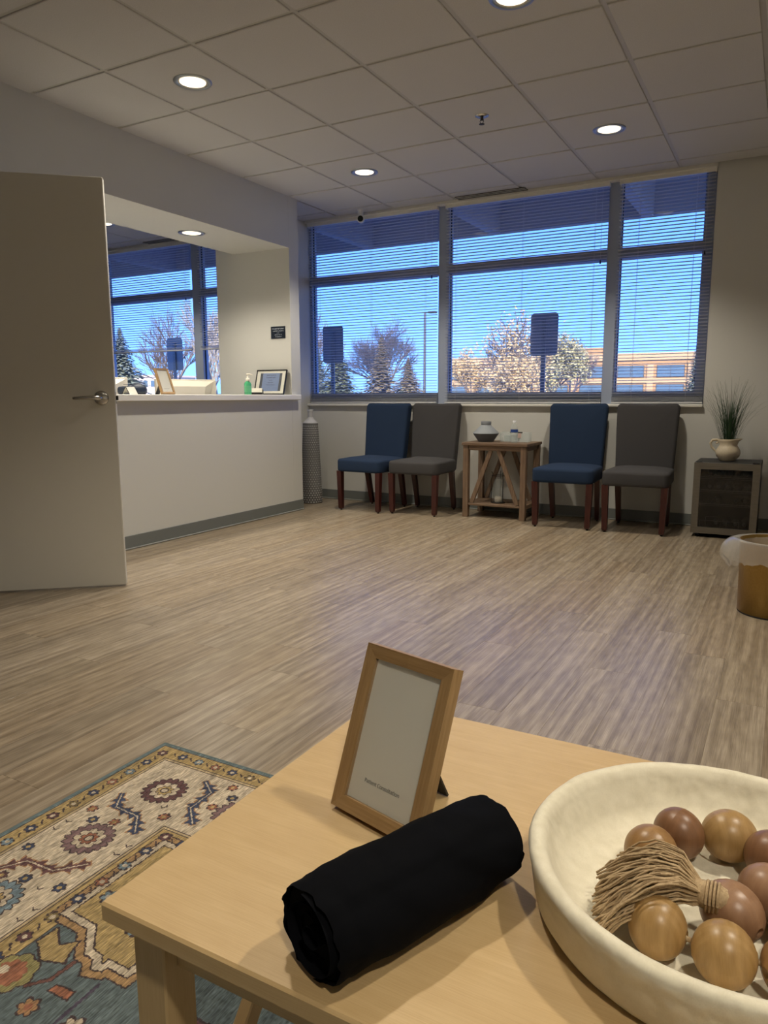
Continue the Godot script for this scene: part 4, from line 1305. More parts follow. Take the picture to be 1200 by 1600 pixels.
	for row in [[0.447, [-0.11, -0.05, 0.01, 0.07, 0.13]], [0.352, [-0.11, -0.05, 0.01, 0.07, 0.13]], [0.255, [-0.05, 0.07, 0.13]], [0.085, [-0.05, 0.01, 0.075, 0.135]]]:
		for x in row[1]:
			var bt = thing("chilled_bottle", "clear drink bottle lying with its cap forward %s inside the beverage cooler" % ["on the top shelf", "on the second shelf", "on the third shelf", "in the wire basket"][[0.447, 0.352, 0.255, 0.085].find(row[0])], "bottle", Vector3(-0.357 + x, row[0] + 0.018, -5.935 + 0.165), 0.0, "bottles lying %s of the cooler" % ["on the top shelf", "on the second shelf", "on the third shelf", "in the basket"][[0.447, 0.352, 0.255, 0.085].find(row[0])])
			part(bt, "bottle_body", bm, M.bottle, Vector3.ZERO, Vector3(PI / 2, 0, 0))
			part(bt, "cap", lathemesh([Vector2(0.0, 0.002), Vector2(0.0135, 0.002), Vector2(0.0135, -0.012), Vector2(0.0, -0.012)].map(func(v): return Vector2(v.x, v.y)), 12), mat(rgb(190, 192, 196), 0.5), Vector3.ZERO, Vector3(PI / 2, 0, 0))
			n += 1
	# pitcher
	var p = thing("ceramic_pitcher", "cream glazed ceramic pitcher on top of the beverage cooler", "pitcher", Vector3(-0.372, 0.5475, -5.955))
	part(p, "pitcher_body", bend(lathemesh([Vector2(0.0, 0.0), Vector2(0.05, 0.0), Vector2(0.055, 0.006), Vector2(0.076, 0.03), Vector2(0.085, 0.055), Vector2(0.082, 0.078), Vector2(0.068, 0.102), Vector2(0.06, 0.115), Vector2(0.064, 0.14), Vector2(0.072, 0.157), Vector2(0.069, 0.159), Vector2(0.060, 0.14), Vector2(0.056, 0.115), Vector2(0.0, 0.112)], 36), func(v):
		var k: float = smoothstep(0.12, 0.158, v.y) * maxf(0.0, v.x / 0.07)
		return v + Vector3(0.02 * k * k, 0.004 * k, 0)), M.cream_glaze)
	part(p, "handle", tubemesh([Vector3(-0.055, 0.135, 0), Vector3(-0.078, 0.152, 0), Vector3(-0.108, 0.150, 0), Vector3(-0.122, 0.126, 0), Vector3(-0.112, 0.098, 0), Vector3(-0.092, 0.075, 0), Vector3(-0.078, 0.062, 0)], [0.009, 0.01, 0.010, 0.009, 0.009, 0.008, 0.008], 10), M.cream_glaze)
	part(p, "handle_scroll", tubemesh([Vector3(-0.066, 0.138, 0), Vector3(-0.078, 0.126, 0), Vector3(-0.086, 0.132, 0)], [0.007, 0.007, 0.006], 8), M.cream_glaze)
	# ornamental grass
	var g = thing("ornamental_grass", "tall dark green artificial grass standing in the cream pitcher", "plant", Vector3(-0.372, 0.5475 + 0.1135, -5.955))
	for k in 150:
		var a := rng.randf() * TAU
		var lean := pow(rng.randf(), 1.6) * 0.34
		var hgt := rng.randf_range(0.30, 0.53) * (1.0 - lean * 0.5)
		var rr := rng.randf_range(0.0, 0.045)
		var d := Vector3(cos(a), 0, sin(a) * 0.55)
		var base := d * rr
		var pts := []
		var curl := rng.randf_range(0.0, 0.10) if rng.randf() < 0.75 else rng.randf_range(0.12, 0.22)
		for i in 6:
			var t := i / 5.0
			pts.append(base + d * (lean * t * hgt * 1.15 + curl * t * t * t) + Vector3(0, hgt * t - curl * 0.5 * t * t * t * t, 0))
		var st := begin(false)
		var side := Vector3(-d.z, 0, d.x).normalized()
		var wd := rng.randf_range(0.0016, 0.0032)
		for i in 5:
			var w0: float = wd * (1.0 - pow(i / 5.0, 2.0))
			var w1: float = wd * (1.0 - pow((i + 1) / 5.0, 2.0)) + 0.0002
			quad(st, pts[i] - side * w0, pts[i + 1] - side * w1, pts[i + 1] + d * 0.0006, pts[i] + d * 0.001)
			quad(st, pts[i] + d * 0.001, pts[i + 1] + d * 0.0006, pts[i + 1] + side * w1, pts[i] + side * w0)
		part(g, "blade", done(st), M.grass if k % 5 > 0 else M.grass2)

# ------------------------------------------------------------------ bin
func build_bin():
	var o = thing("waste_bin", "round brass-coloured metal waste bin standing near the beverage cooler", "bin", Vector3(0.0, 0, -3.83))
	part(o, "bin_body", lathemesh([Vector2(0.0, 0.004), Vector2(0.146, 0.004), Vector2(0.152, 0.006), Vector2(0.160, 0.345), Vector2(0.162, 0.35), Vector2(0.158, 0.35), Vector2(0.15, 0.012), Vector2(0.0, 0.010)], 48), M.gold)
	part(o, "foot_ring", lathemesh([Vector2(0.151, 0.0), Vector2(0.153, 0.003), Vector2(0.152, 0.008)], 48), M.black)
	var l = thing("bin_liner", "translucent white plastic bag folded over the rim of the brass bin", "bin liner", Vector3(0.0, 0.0, -3.83))
	var st := begin(false)
	var n := 96
	var rows := 16
	var noise := FastNoiseLite.new()
	noise.seed = 5
	noise.frequency = 1.0
	var P = func(i: int, j: int) -> Vector3:
		var a := TAU * i / n
		var t := float(j) / rows
		var left := pow(maxf(0.0, -cos(a - 0.25)), 5.0)
		var wob: float = noise.get_noise_2d(cos(a) * 2.5, sin(a) * 2.5 + 10.0)
		var fold: float = noise.get_noise_2d(cos(a) * 9.0, sin(a) * 9.0)
		var r: float
		var y: float
		if t < 0.35:                     # inside
			var k := t / 0.35
			r = lerpf(0.135, 0.157, k) - 0.006 * absf(fold) * k
			y = lerpf(0.12, 0.352, k)
		else:
			var k := (t - 0.35) / 0.65
			var drop: float = 0.085 + 0.03 * wob
			r = 0.164 + 0.004 * sin(k * PI) + 0.012 * k * absf(fold) + left * 0.085 * sin(minf(k * 1.25, 1.0) * PI * 0.5)
			y = 0.354 + 0.004 * sin(k * PI) - drop * k * k * (1.0 + left * 0.55) - 0.02 * k
			if left > 0.05 and k > 0.8:
				r -= left * 0.05 * (k - 0.8) / 0.2
		return Vector3(cos(a) * r, y, sin(a) * r)
	for i in n:
		for j in rows:
			quad(st, P.call(i, j), P.call(i, j + 1), P.call(i + 1, j + 1), P.call(i + 1, j))
	part(l, "bag", done(st), M.liner)

# ------------------------------------------------------------------ tall vase
func build_tall_vase():
	var o = thing("floor_vase", "tall white floor vase with raised woven texture in the window recess", "vase", Vector3(-4.045, 0, -5.88))
	part(o, "vase_body", lathemesh([Vector2(0.0, 0.0), Vector2(0.100, 0.0), Vector2(0.104, 0.006), Vector2(0.098, 0.2), Vector2(0.086, 0.5), Vector2(0.073, 0.772)], 40), M.vase_grey)
	part(o, "shoulder", lathemesh([Vector2(0.073, 0.772), Vector2(0.074, 0.777), Vector2(0.070, 0.779), Vector2(0.030, 0.818), Vector2(0.026, 0.830)], 40), M.vase_white)
	part(o, "neck", lathemesh([Vector2(0.026, 0.830), Vector2(0.026, 0.89), Vector2(0.031, 0.902), Vector2(0.027, 0.903), Vector2(0.022, 0.89), Vector2(0.022, 0.83)], 28), M.vase_white)
	# raised grid of small scales
	var st := begin()
	var rows := 34
	for j in rows:
		var y := 0.014 + j * 0.0222
		var r := lerpf(0.1035, 0.0725, pow(y / 0.77, 1.05))
		var n := 24
		for i in n:
			var a := TAU * (i + 0.5 * (j % 2)) / n
			var out := Vector3(cos(a), 0, sin(a))
			var side := Vector3(-sin(a), 0, cos(a))
			var c := out * (r - 0.0005) + Vector3(0, y, 0)
			var h := 0.0088
			var w := r * TAU / n * 0.42
			var tip := c + out * 0.0045 + Vector3(0, -0.001, 0)
			var q := [c + Vector3(0, h, 0), c + side * w, c - Vector3(0, h, 0), c - side * w]
			for k in 4:
				tri(st, q[k], q[(k + 1) % 4], tip, out)
	var sc = part(o, "woven_relief", done(st), M.vase_white)
	sc.set_meta("kind", "stuff")

# ------------------------------------------------------------------ rug
var rug_im: Image
var rug_k := 840.0        # pixels per metre
var rug_noise: FastNoiseLite

func rp(a: float, b: float) -> Vector2:
	return Vector2(a, b)

func paint_poly(pts: Array, col: Color):
	var pk := PackedVector2Array()
	for p in pts:
		pk.append(p * rug_k)
	var lo := pk[0]
	var hi := pk[0]
	for p in pk:
		lo = lo.min(p)
		hi = hi.max(p)
	for y in range(maxi(0, int(lo.y) - 2), mini(rug_im.get_height(), int(hi.y) + 3)):
		for x in range(maxi(0, int(lo.x) - 2), mini(rug_im.get_width(), int(hi.x) + 3)):
			var q := Vector2(x, y) + Vector2(rug_noise.get_noise_2d(x, y), rug_noise.get_noise_2d(x + 500, y)) * 2.6
			if Geometry2D.is_point_in_polygon(q, pk):
				rug_im.set_pixel(x, y, col)

func paint_disc(c: Vector2, r: float, col: Color, lobes = 0, depth = 0.0, phase = 0.0, sy = 1.0):
	var C := c * rug_k
	var R := r * rug_k
	for y in range(maxi(0, int(C.y - R) - 2), mini(rug_im.get_height(), int(C.y + R) + 3)):
		for x in range(maxi(0, int(C.x - R) - 2), mini(rug_im.get_width(), int(C.x + R) + 3)):
			var d := Vector2(x, y) + Vector2(rug_noise.get_noise_2d(x, y), rug_noise.get_noise_2d(x + 500, y)) * 2.0 - C
			d.y /= sy
			var lim := R
			if lobes > 0:
				lim = R * (1.0 - depth + depth * absf(cos(d.angle() * lobes * 0.5 + phase)))
			if d.length() < lim:
				rug_im.set_pixel(x, y, col)

func paint_line(p: Array, w: float, col: Color):
	for i in p.size() - 1:
		var a: Vector2 = p[i]
		var b: Vector2 = p[i + 1]
		var d := (b - a).normalized()
		var n := Vector2(-d.y, d.x) * w * 0.5
		paint_poly([a + n - d * w * 0.4, b + n + d * w * 0.4, b - n + d * w * 0.4, a - n - d * w * 0.4], col)

func rosette(c: Vector2, r: float, ring: Color, mid: Color, core: Color, dark: Color):
	paint_disc(c, r * 1.06, dark, 18, 0.16)
	paint_disc(c, r, ring, 18, 0.18)
	paint_disc(c, r * 0.70, dark, 9, 0.22)
	paint_disc(c, r * 0.66, mid, 9, 0.25)
	paint_disc(c, r * 0.42, dark, 8, 0.3)
	paint_disc(c, r * 0.37, core, 8, 0.3)
	paint_disc(c, r * 0.20, dark)
	paint_disc(c, r * 0.14, mid)

func small_flower(c: Vector2, col: Color, dark: Color, core: Color, r = 0.017):
	paint_disc(c, r, dark, 6, 0.35, rng.randf() * 3.0)
	paint_disc(c, r * 0.82, col, 6, 0.4, rng.randf() * 3.0)
	paint_disc(c, r * 0.34, core)

func serrated(a: Vector2, m1: Vector2, m2: Vector2, b: Vector2, col: Color, outline: Color, vein: Color):
	for pass_ in 2:
		var w := 0.020 if pass_ == 0 else 0.014
		var cc: Color = outline if pass_ == 0 else col
		paint_line([a, m1, m2, b], w, cc)
		for seg in [[a, m1], [m1, m2], [m2, b]]:
			var d: Vector2 = (seg[1] - seg[0])
			var n := Vector2(-d.y, d.x).normalized()
			for k in 2:
				var p: Vector2 = seg[0] + d * (0.35 + 0.4 * k)
				for s in [-1.0, 1.0]:
					var g := 0.026 if pass_ == 0 else 0.020
					paint_poly([p - d.normalized() * 0.012, p + n * s * g + d.normalized() * 0.012, p + d.normalized() * 0.016], cc)
	paint_line([a, m1, m2, b], 0.0035, vein)

func rug_texture() -> ImageTexture:
	var W := 1024
	var H := 1280
	rug_im = Image.create(W, H, false, Image.FORMAT_RGB8)
	rug_noise = FastNoiseLite.new()
	rug_noise.seed = 8
	rug_noise.frequency = 0.12
	var teal := rgb(90, 101, 102)
	var cream := rgb(182, 168, 146)
	var gold := rgb(158, 136, 92)
	var maroon := rgb(92, 64, 64)
	var navy := rgb(56, 63, 84)
	var rust := rgb(142, 94, 72)
	var dark := rgb(62, 50, 50)
	var slate := rgb(110, 126, 134)
	var rect = func(inset: float, col: Color):
		var i := int(inset * rug_k)
		rug_im.fill_rect(Rect2i(i, i, W, H), col)
	rect.call(0.0, rgb(92, 106, 108))
	rect.call(0.012, dark)
	rect.call(0.015, gold)
	rect.call(0.066, dark)
	rect.call(0.069, gold.lerp(cream, 0.5))
	rect.call(0.076, dark)
	rect.call(0.078, cream)
	rect.call(0.312, dark)
	rect.call(0.315, gold.lerp(cream, 0.5))
	rect.call(0.321, dark)
	rect.call(0.323, gold)
	rect.call(0.374, dark)
	rect.call(0.377, teal)
	# field: stepped star medallions with gold hearts
	var spandrel := PackedVector2Array([Vector2(0.37, 0.37), Vector2(0.37, 0.615), Vector2(0.442, 0.617), Vector2(0.493, 0.664), Vector2(0.519, 0.666), Vector2(0.532, 0.681), Vector2(0.534, 0.666), Vector2(0.584, 0.666), Vector2(0.588, 0.640), Vector2(0.66, 0.632), Vector2(0.655, 0.570), Vector2(0.70, 0.560), Vector2(0.685, 0.535), Vector2(0.72, 0.53), Vector2(0.72, 0.48), Vector2(0.67, 0.44), Vector2(0.67, 0.37)])
	for lay in [[0.036, dark], [0.033, gold.lerp(rust, 0.3)], [0.019, dark], [0.016, cream], [0.002, dark], [-0.001, gold]]:
		for poly in Geometry2D.offset_polygon(spandrel, lay[0], Geometry2D.JOIN_MITER):
			paint_poly(Array(poly), lay[1])
	for fl in [0.40, 0.45, 0.61, 0.52, 0.56]:
		small_flower(Vector2(fl, 0.60 - absf(fl - 0.5) * 0.5), [maroon, slate, rust][int(fl * 100) % 3], dark, cream, 0.022)
	rosette(Vector2(0.53, 0.50), 0.06, maroon, cream, rust, dark)
	for k in 5:
		paint_line([Vector2(0.44 + k * 0.02, 0.585), Vector2(0.45 + k * 0.02, 0.555), Vector2(0.46 + k * 0.02, 0.585)], 0.004, dark)
	# serrated gold leaf beside the corner piece
	for lay in [[0.004, dark], [0.0, gold]]:
		for poly in Geometry2D.offset_polygon(PackedVector2Array([Vector2(0.384, 0.66), Vector2(0.382, 0.70), Vector2(0.427, 0.728), Vector2(0.448, 0.72), Vector2(0.470, 0.712), Vector2(0.458, 0.692), Vector2(0.45, 0.665), Vector2(0.425, 0.690)]), lay[0], Geometry2D.JOIN_MITER):
			paint_poly(Array(poly), lay[1])
	# big rust blossom with olive petals
	paint_disc(Vector2(0.408, 0.772), 0.048, dark, 7, 0.15)
	paint_disc(Vector2(0.408, 0.772), 0.045, rgb(134, 126, 84), 7, 0.15)
	paint_disc(Vector2(0.404, 0.775), 0.032, rust, 9, 0.2)
	paint_disc(Vector2(0.388, 0.775), 0.010, cream)
	for f in [[0.93, 0.73, 0.05, maroon], [0.40, 1.25, 0.045, rust], [0.62, 0.95, 0.06, rust], [0.85, 1.1, 0.07, maroon], [0.52, 1.15, 0.04, slate]]:
		rosette(Vector2(f[0], f[1]), f[2], f[3], gold, cream, dark)
	paint_line([Vector2(0.456, 0.780), Vector2(0.482, 0.750), Vector2(0.486, 0.702)], 0.010, dark)
	paint_line([Vector2(0.456, 0.780), Vector2(0.482, 0.750), Vector2(0.486, 0.702)], 0.006, maroon.lerp(rust, 0.3))
	paint_line([Vector2(0.569, 0.83), Vector2(0.567, 0.716)], 0.007, navy.lerp(maroon, 0.4))
	paint_poly([Vector2(0.496, 0.770), Vector2(0.500, 0.750), Vector2(0.545, 0.745), Vector2(0.549, 0.768)], dark)
	paint_poly([Vector2(0.500, 0.767), Vector2(0.503, 0.753), Vector2(0.542, 0.749), Vector2(0.545, 0.765)], rust)
	small_flower(Vector2(0.501, 0.806), rust.lerp(gold, 0.5), dark, rust, 0.022)
	small_flower(Vector2(0.60, 0.80), cream, dark, maroon, 0.026)
	paint_line([Vector2(0.70, 0.70), Vector2(0.95, 0.70)], 0.03, dark)
	for k in 8:
		paint_poly([Vector2(0.705 + k * 0.03, 0.69), Vector2(0.73 + k * 0.03, 0.69), Vector2(0.73 + k * 0.03, 0.71), Vector2(0.705 + k * 0.03, 0.71)], [maroon, teal][k % 2])
	# bands of small flowers
	var cols := [maroon, navy, slate, rust, navy, gold.darkened(0.25)]
	for b in [0.040, 0.348]:
		var k := 0
		var s: float = 0.049 if b < 0.1 else 0.343
		while s < 1.52:
			small_flower(Vector2(b, s), cols[k % 6], dark, cream)
			if k > 0:
				small_flower(Vector2(s, b), cols[k % 6], dark, cream)
			for t in [Vector2(b, s + 0.03), Vector2(s + 0.03, b)]:
				paint_line([t - Vector2(0.006, 0.006), t + Vector2(0.007, 0.006)], 0.0035, dark)
			s += 0.0603
			k += 1
	# cream border motifs
	for axis in 2:
		var at := func(p: Vector2) -> Vector2: return p if axis == 0 else Vector2(p.y, p.x)
		for k in 7:
			var b0 := 0.195 + 0.237 * k
			if axis == 1 and k == 0:
				continue
			rosette(at.call(Vector2(0.195, b0)), 0.058, [maroon, maroon.lightened(0.15), slate][k % 3], cream, [gold, rust][k % 2], dark)
		for k in 6:
			var b0 := 0.313 + 0.237 * k
			var cc: Color = navy if k % 2 == (0 if axis == 0 else 0) else maroon
			var fl := 1.0 if k % 2 == 0 else -1.0
			serrated(at.call(Vector2(0.112, b0 - 0.052 * fl)), at.call(Vector2(0.145, b0 - 0.004 * fl)), at.call(Vector2(0.224, b0)), at.call(Vector2(0.272, b0 + 0.052 * fl)), cc, rust.lerp(gold, 0.5), cream)
			for q in [Vector2(0.10, b0 + 0.03 * fl), Vector2(0.285, b0 - 0.03 * fl), Vector2(0.195, b0 + 0.045), Vector2(0.14, b0 + 0.062)]:
				small_flower(at.call(q), [maroon, rust, navy][(k + int(q.x * 100)) % 3], dark, gold, 0.016)
			for q in [Vector2(0.092, b0 + 0.1), Vector2(0.298, b0 + 0.1), Vector2(0.092, b0 + 0.135), Vector2(0.298, b0 + 0.135), Vector2(0.25, b0 - 0.055 * fl)]:
				paint_line([at.call(q - Vector2(0.008, 0.006)), at.call(q), at.call(q + Vector2(0.008, -0.008))], 0.003, dark)
	# woven streaks of the dye
	var s1 := noise_image(W, 64, 0.05, 17, 3)
	s1.resize(W, H, Image.INTERPOLATE_CUBIC)
	var s2 := noise_image(256, 256, 0.25, 19, 2)
	s2.resize(W, H, Image.INTERPOLATE_NEAREST)
	var fine := noise_image(W, H / 8, 0.35, 23, 2)
	fine.resize(W, H, Image.INTERPOLATE_BILINEAR)
	var d := rug_im.get_data()
	var a1 := s1.get_data()
	var a2 := fine.get_data()
	for i in W * H:
		var k := 1.0 + (a1[i * 4] / 255.0 - 0.5) * 0.30 + (a2[i * 4] / 255.0 - 0.5) * 0.8
		d[i * 3] = clampi(int(d[i * 3] * k), 0, 255)
		d[i * 3 + 1] = clampi(int(d[i * 3 + 1] * k), 0, 255)
		d[i * 3 + 2] = clampi(int(d[i * 3 + 2] * k), 0, 255)
	rug_im = Image.create_from_data(W, H, false, Image.FORMAT_RGB8, d)
	return ImageTexture.create_from_image(rug_im)

func build_rug():
	var o = thing("area_rug", "oriental-style rug with cream rosette border and teal field under the wooden table", "rug", Vector3(-1.55, 0, -1.465))
	var m := mat(Color.WHITE, 0.95)
	m.albedo_texture = rug_texture()
	bumpy(m, 0.35, 0.35, 29, 256)
	var qw := 1024.0 / rug_k
	var qh := 1280.0 / rug_k
	var st := begin()
	var t := 0.009
	for i in 2:
		for j in 2:
			var xa := i * qw
			var za := j * qh
			var u0 := float(i)
			var v0 := float(j)
			quad(st, Vector3(xa, t, za), Vector3(xa + qw, t, za), Vector3(xa + qw, t, za + qh), Vector3(xa, t, za + qh), Vector2(u0, v0), Vector2(1.0 - u0, v0), Vector2(1.0 - u0, 1.0 - v0), Vector2(u0, 1.0 - v0))
	part(o, "pile", done(st), m)
	var bs := begin(false)
	var e := 0.004
	tube(bs, [Vector3(0, e + 0.001, 0), Vector3(2 * qw, e + 0.001, 0), Vector3(2 * qw, e + 0.001, 2 * qh), Vector3(0, e + 0.001, 2 * qh), Vector3(0, e + 0.001, 0)], 0.005, 8)
	part(o, "binding", done(bs), mat(rgb(96, 110, 112), 0.95))
	part(o, "backing", span(Vector3(0, 0.0005, 0), Vector3(2 * qw, t - 0.001, 2 * qh), 0.0), mat(rgb(150, 140, 120), 0.95))

# ------------------------------------------------------------------ table in front
func build_table():
	var ty := 0.54
	var x0 := -0.549
	var x1 := 0.45
	var z0 := -0.970
	var z1 := -0.425
	var o = thing("coffee_table", "light birch wooden table standing on the patterned rug", "table", Vector3(x0, 0, z1))
	part(o, "table_top", span(Vector3(0, ty - 0.021, z0 - z1), Vector3(x1 - x0, ty, 0), 0.0025), M.table_wood)
	var lw := 0.042
	for x in [0.008, x1 - x0 - 0.008 - lw]:
		for z in [-0.03 - lw, z0 - z1 + 0.03]:
			part(o, "leg", span(Vector3(x, 0.0095, z), Vector3(x + lw, ty - 0.021, z + lw), 0.002), M.table_wood_v)
	for z in [-0.056, z0 - z1 + 0.056]:
		part(o, "apron", span(Vector3(0.05, ty - 0.085, z - 0.009), Vector3(x1 - x0 - 0.05, ty - 0.021, z + 0.009), 0.001), M.table_wood)
	for x in [0.028, x1 - x0 - 0.028]:
		part(o, "apron", span(Vector3(x - 0.009, ty - 0.085, z0 - z1 + 0.072), Vector3(x + 0.009, ty - 0.021, -0.072), 0.001), M.table_wood_v)
	part(o, "side_brace", barmesh(Vector3(0.024, 0.17, -0.09), Vector3(0.024, 0.45, -0.33), 0.018, 0.028, 0.002), M.table_wood_v)

func build_table_things():
	var ty := 0.54
	# frame
	var f = thing("photo_frame", "oak framed white card reading Patient Consultation on the birch table", "picture frame", Vector3(-0.4407 + 0.0654 * cos(0.2561), ty, -0.6680 + 0.0654 * sin(0.2561)), -0.2561)
	photo_frame(f, 0.131, 0.193, 0.018, 0.0155, 0.3447, [M.oak, M.oak_v], M.paper, true, "Patient Consultation")
	# rolled towel
	towel(ty)
	# bowl
	var bw = thing("shallow_bowl", "wide cream paper-mache bowl with thick rim on the table", "bowl", Vector3(-0.0199, ty, -0.6919))
	var R := 0.1803
	var prof := [Vector2(0.0, 0.0), Vector2(0.158, 0.0), Vector2(0.168, 0.003), Vector2(0.174, 0.012), Vector2(R - 0.002, 0.045), Vector2(R, 0.054), Vector2(R - 0.003, 0.0595), Vector2(R - 0.009, 0.0605), Vector2(R - 0.0145, 0.058), Vector2(R - 0.019, 0.050), Vector2(0.148, 0.024), Vector2(0.132, 0.013), Vector2(0.11, 0.0095), Vector2(0.0, 0.009)]
	var bn := FastNoiseLite.new()
	bn.seed = 12
	bn.frequency = 14.0
	part(bw, "bowl_body", bend(lathemesh(prof, 96), func(v):
		if v.length() < 0.02:
			return v
		var k: float = bn.get_noise_3d(v.x, v.y * 3.0, v.z)
		return v + Vector3(v.x, 0, v.z).normalized() * k * 0.0016 + Vector3(0, k * 0.0008 if v.y > 0.01 else 0.0, 0)), M.bowl)
	garland(ty)

func towel(ty: float):
	var o = thing("rolled_towel", "black rolled-up cloth lying on the table in front of the bowl", "towel", Vector3(0, ty, 0))
	var r := 0.043
	var A := Vector3(-0.319, r * 0.86, -0.449)
	var B := Vector3(-0.235, r * 0.86, -0.654)
	var ax := (B - A).normalized()
	var side := ax.cross(Vector3.UP).normalized()
	var n := FastNoiseLite.new()
	n.seed = 3
	n.frequency = 9.0
	var st := begin(false)
	var segs := 56
	var rows := 40
	var ring := func(j: int) -> Array:
		var t := float(j) / rows
		var c := A.lerp(B, t)
		var out := []
		for i in segs:
			var a := TAU * i / segs
			var w: float = n.get_noise_3d(cos(a) * 0.10, sin(a) * 0.10 + t * 0.35, t * 0.12)
			var rr := r * (1.0 + 0.10 * w + 0.03 * sin(t * 5.0 + a * 2.0) * 0.5 + (0.035 if t > 0.10 + 0.02 * sin(a * 2.0) else 0.0) - 0.05 * smoothstep(0.8, 1.0, t))
			# loose outer flap
			var fl := fposmod(a - 0.9, TAU) / TAU
			rr += 0.0022 * (1.0 - fl)
			if t < 0.02 or t > 0.98:
				rr *= 0.965
			var y := sin(a) * rr * 0.90
			y = maxf(y, -r * 0.86)
			var vv: Vector3 = c + side * cos(a) * rr * 1.04 + Vector3(0, y, 0)
			vv += ax * 0.006 * n.get_noise_2d(cos(a) * 0.2 + 4.0, sin(a) * 0.2) * (1.0 if t < 0.5 else -1.0)
			out.append(vv)
		return out
	var rings := []
	for j in rows + 1:
		rings.append(ring.call(j))
	for j in rows:
		for i in segs:
			var k := (i + 1) % segs
			quad(st, rings[j][i], rings[j][k], rings[j + 1][k], rings[j + 1][i])
	part(o, "outer_wrap", done(st), M.black_cloth)
	# rolled ends: spiral of cloth layers
	for e in 2:
		var c: Vector3 = A if e == 0 else B
		var dir := -ax if e == 0 else ax
		var ss := begin(false)
		var pts := []
		var N := 150
		for k in N + 1:
			var t := float(k) / N
			var a := t * TAU * 3.2 + 0.5
			var rr := lerpf(0.004, r * 0.93, t)
			pts.append(c + side * cos(a) * rr * 1.0 + Vector3(0, maxf(sin(a) * rr * 0.88, -r * 0.84), 0) + dir * (0.002 + 0.004 * sin(t * 9.0) - 0.004 * (1.0 - t)))
		for k in N:
			var p: Vector3 = pts[k]
			var q: Vector3 = pts[k + 1]
			quad(ss, p, q, q - dir * 0.03, p - dir * 0.03)
		part(o, "rolled_end", done(ss), M.black_cloth)
		# inner layers close the end between the turns
		var cs := begin(false)
		for k in segs:
			var a0 := TAU * k / segs
			var a1 := TAU * (k + 1) / segs
			var P := func(a: float, f: float) -> Vector3:
				return c + side * cos(a) * r * 0.97 * f + Vector3(0, maxf(sin(a) * r * 0.87 * f, -r * 0.85), 0) - dir * 0.006
			for l in 3:
				quad(cs, P.call(a0, l / 3.0), P.call(a1, l / 3.0), P.call(a1, (l + 1) / 3.0), P.call(a0, (l + 1) / 3.0))
		part(o, "inner_layer", done(cs), M.black_cloth)

func bead_mesh() -> ArrayMesh:
	var prof := []
	var R := 0.0255
	for k in 17:
		var a := -PI / 2 + PI * k / 16.0
		prof.append(Vector2(maxf(cos(a) * R, 0.0042), sin(a) * R * 0.98))
	prof.push_front(Vector2(0.0035, -R * 0.7))
	prof.append(Vector2(0.0035, R * 0.7))
	return lathemesh(prof, 32)

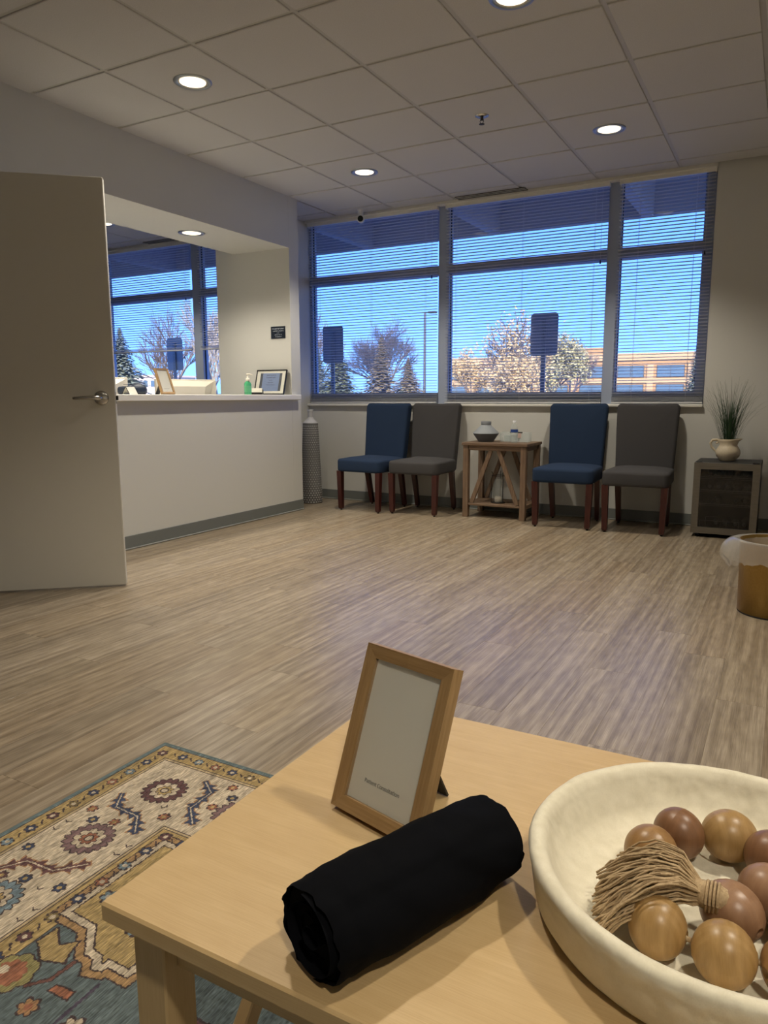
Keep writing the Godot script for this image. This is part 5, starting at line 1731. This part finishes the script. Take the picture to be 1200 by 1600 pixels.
func garland(ty: float):
	var o = thing("bead_garland", "garland of large polished wooden beads with a jute tassel lying in the bowl", "bead garland", Vector3(0, ty, 0))
	var bm := bead_mesh()
	var mats := []
	for c in [[rgb(126, 92, 54), rgb(176, 138, 90)], [rgb(106, 74, 50), rgb(148, 108, 76)], [rgb(138, 106, 60), rgb(188, 154, 104)], [rgb(130, 96, 70), rgb(168, 132, 102)]]:
		var m := mat(Color.WHITE, 0.36)
		triplanar(m, grain_texture(256, 200 + mats.size(), c[0], c[1], 0.35, 0.4), Vector3(8, 22, 22))
		mats.append(m)
	var by := 0.0095 + 0.0256
	# order along the string
	var spots := [Vector3(-0.066, by, -0.600), Vector3(-0.014, by, -0.593), Vector3(0.036, by, -0.600), Vector3(0.078, by, -0.628), Vector3(0.098, by, -0.675), Vector3(0.092, by, -0.726), Vector3(0.062, by, -0.767), Vector3(0.018, by, -0.752), Vector3(-0.022, by, -0.772), Vector3(-0.068, by, -0.752), Vector3(-0.088, by, -0.706)]
	var inner := [Vector3(-0.012, by, -0.650), Vector3(0.016, by, -0.692), Vector3(0.046, by, -0.652)]
	var all := spots + inner
	for i in all.size():
		var p: Vector3 = all[i]
		var nxt: Vector3 = all[(i + 1) % all.size()] if i < spots.size() - 1 else p + Vector3(0.03, 0, 0.02)
		var d := nxt - p
		d.y = 0.0
		var b = part(o, "bead", bm, mats[[2, 2, 0, 3, 1, 0, 2, 1, 2, 1, 0, 3, 3, 0][i]], p)
		b.rotation = Vector3(0, atan2(-d.z, d.x), PI / 2 + rng.randf_range(-0.15, 0.15))
		b.scale = Vector3(1.0, rng.randf_range(0.93, 1.10), 1.0)
		if i < all.size() - 1 and p.distance_to(all[i + 1]) < 0.08:
			part(o, "cord", rod(p, all[i + 1], 0.0022, 6), M.jute)
	# tassel: knot by the first bead, strands fanning to the left over the rim floor
	var head := Vector3(-0.036, 0.050, -0.640)
	var st := begin(false)
	for k in 260:
		var f := rng.randf_range(-1.0, 1.0)
		var g := rng.randf_range(-1.0, 1.0)
		var tip := Vector3(-0.121 + 0.012 * absf(f) + rng.randf_range(-0.006, 0.006), 0.030 + 0.016 * g * (1.0 - f * f * 0.5), -0.630 + 0.057 * f)
		var mid := head.lerp(tip, 0.5) + Vector3(rng.randf_range(-0.004, 0.004), 0.020 + 0.008 * g + rng.randf_range(-0.002, 0.002), 0.006 * f + rng.randf_range(-0.004, 0.004))
		var q1 := head.lerp(mid, 0.5) + Vector3(0, 0.008, 0.004 * f)
		var tipn := Vector3(tip.x, maxf(tip.y, 0.014), tip.z)
		var cv := Curve3D.new()
		var wob := func() -> Vector3: return Vector3(rng.randf_range(-1, 1), rng.randf_range(-1, 1), rng.randf_range(-1, 1)) * 0.0016
		var knots := [head + Vector3(0, 0.006 * g, 0.007 * f), q1 + Vector3(0, 0.004 * g, 0.004 * f), mid, mid.lerp(tipn, 0.55) + Vector3(0, 0.004, 0), tipn]
		for i in knots.size():
			var tang: Vector3 = (knots[mini(i + 1, 4)] - knots[maxi(i - 1, 0)]) / 6.0
			cv.add_point(knots[i], -tang, tang)
		var yarn := []
		for i in 12:
			yarn.append(cv.sample_baked(cv.get_baked_length() * i / 11.0) + wob.call() * (0.3 + 0.7 * i / 11.0))
		tube(st, yarn, 0.0010, 4, false)
	var ts = part(o, "tassel", done(st), M.jute)
	ts.set_meta("kind", "stuff")
	part(o, "tassel_head", tubemesh([head + Vector3(0.030, -0.008, -0.004), head + Vector3(0.016, -0.002, -0.002), head + Vector3(0, 0.001, 0), head + Vector3(-0.008, 0.003, 0)], [0.008, 0.012, 0.0115, 0.009], 12), M.jute)
	var wr := begin(false)
	for k in 4:
		var c := head + Vector3(0.004 + k * 0.003, 0.0, 0)
		var pts := []
		for i in 13:
			var a := TAU * i / 12.0
			pts.append(c + Vector3(0, sin(a) * 0.0125, cos(a) * 0.0125))
		tube(wr, pts, 0.0013, 5, false)
	part(o, "binding_cord", done(wr), M.jute)
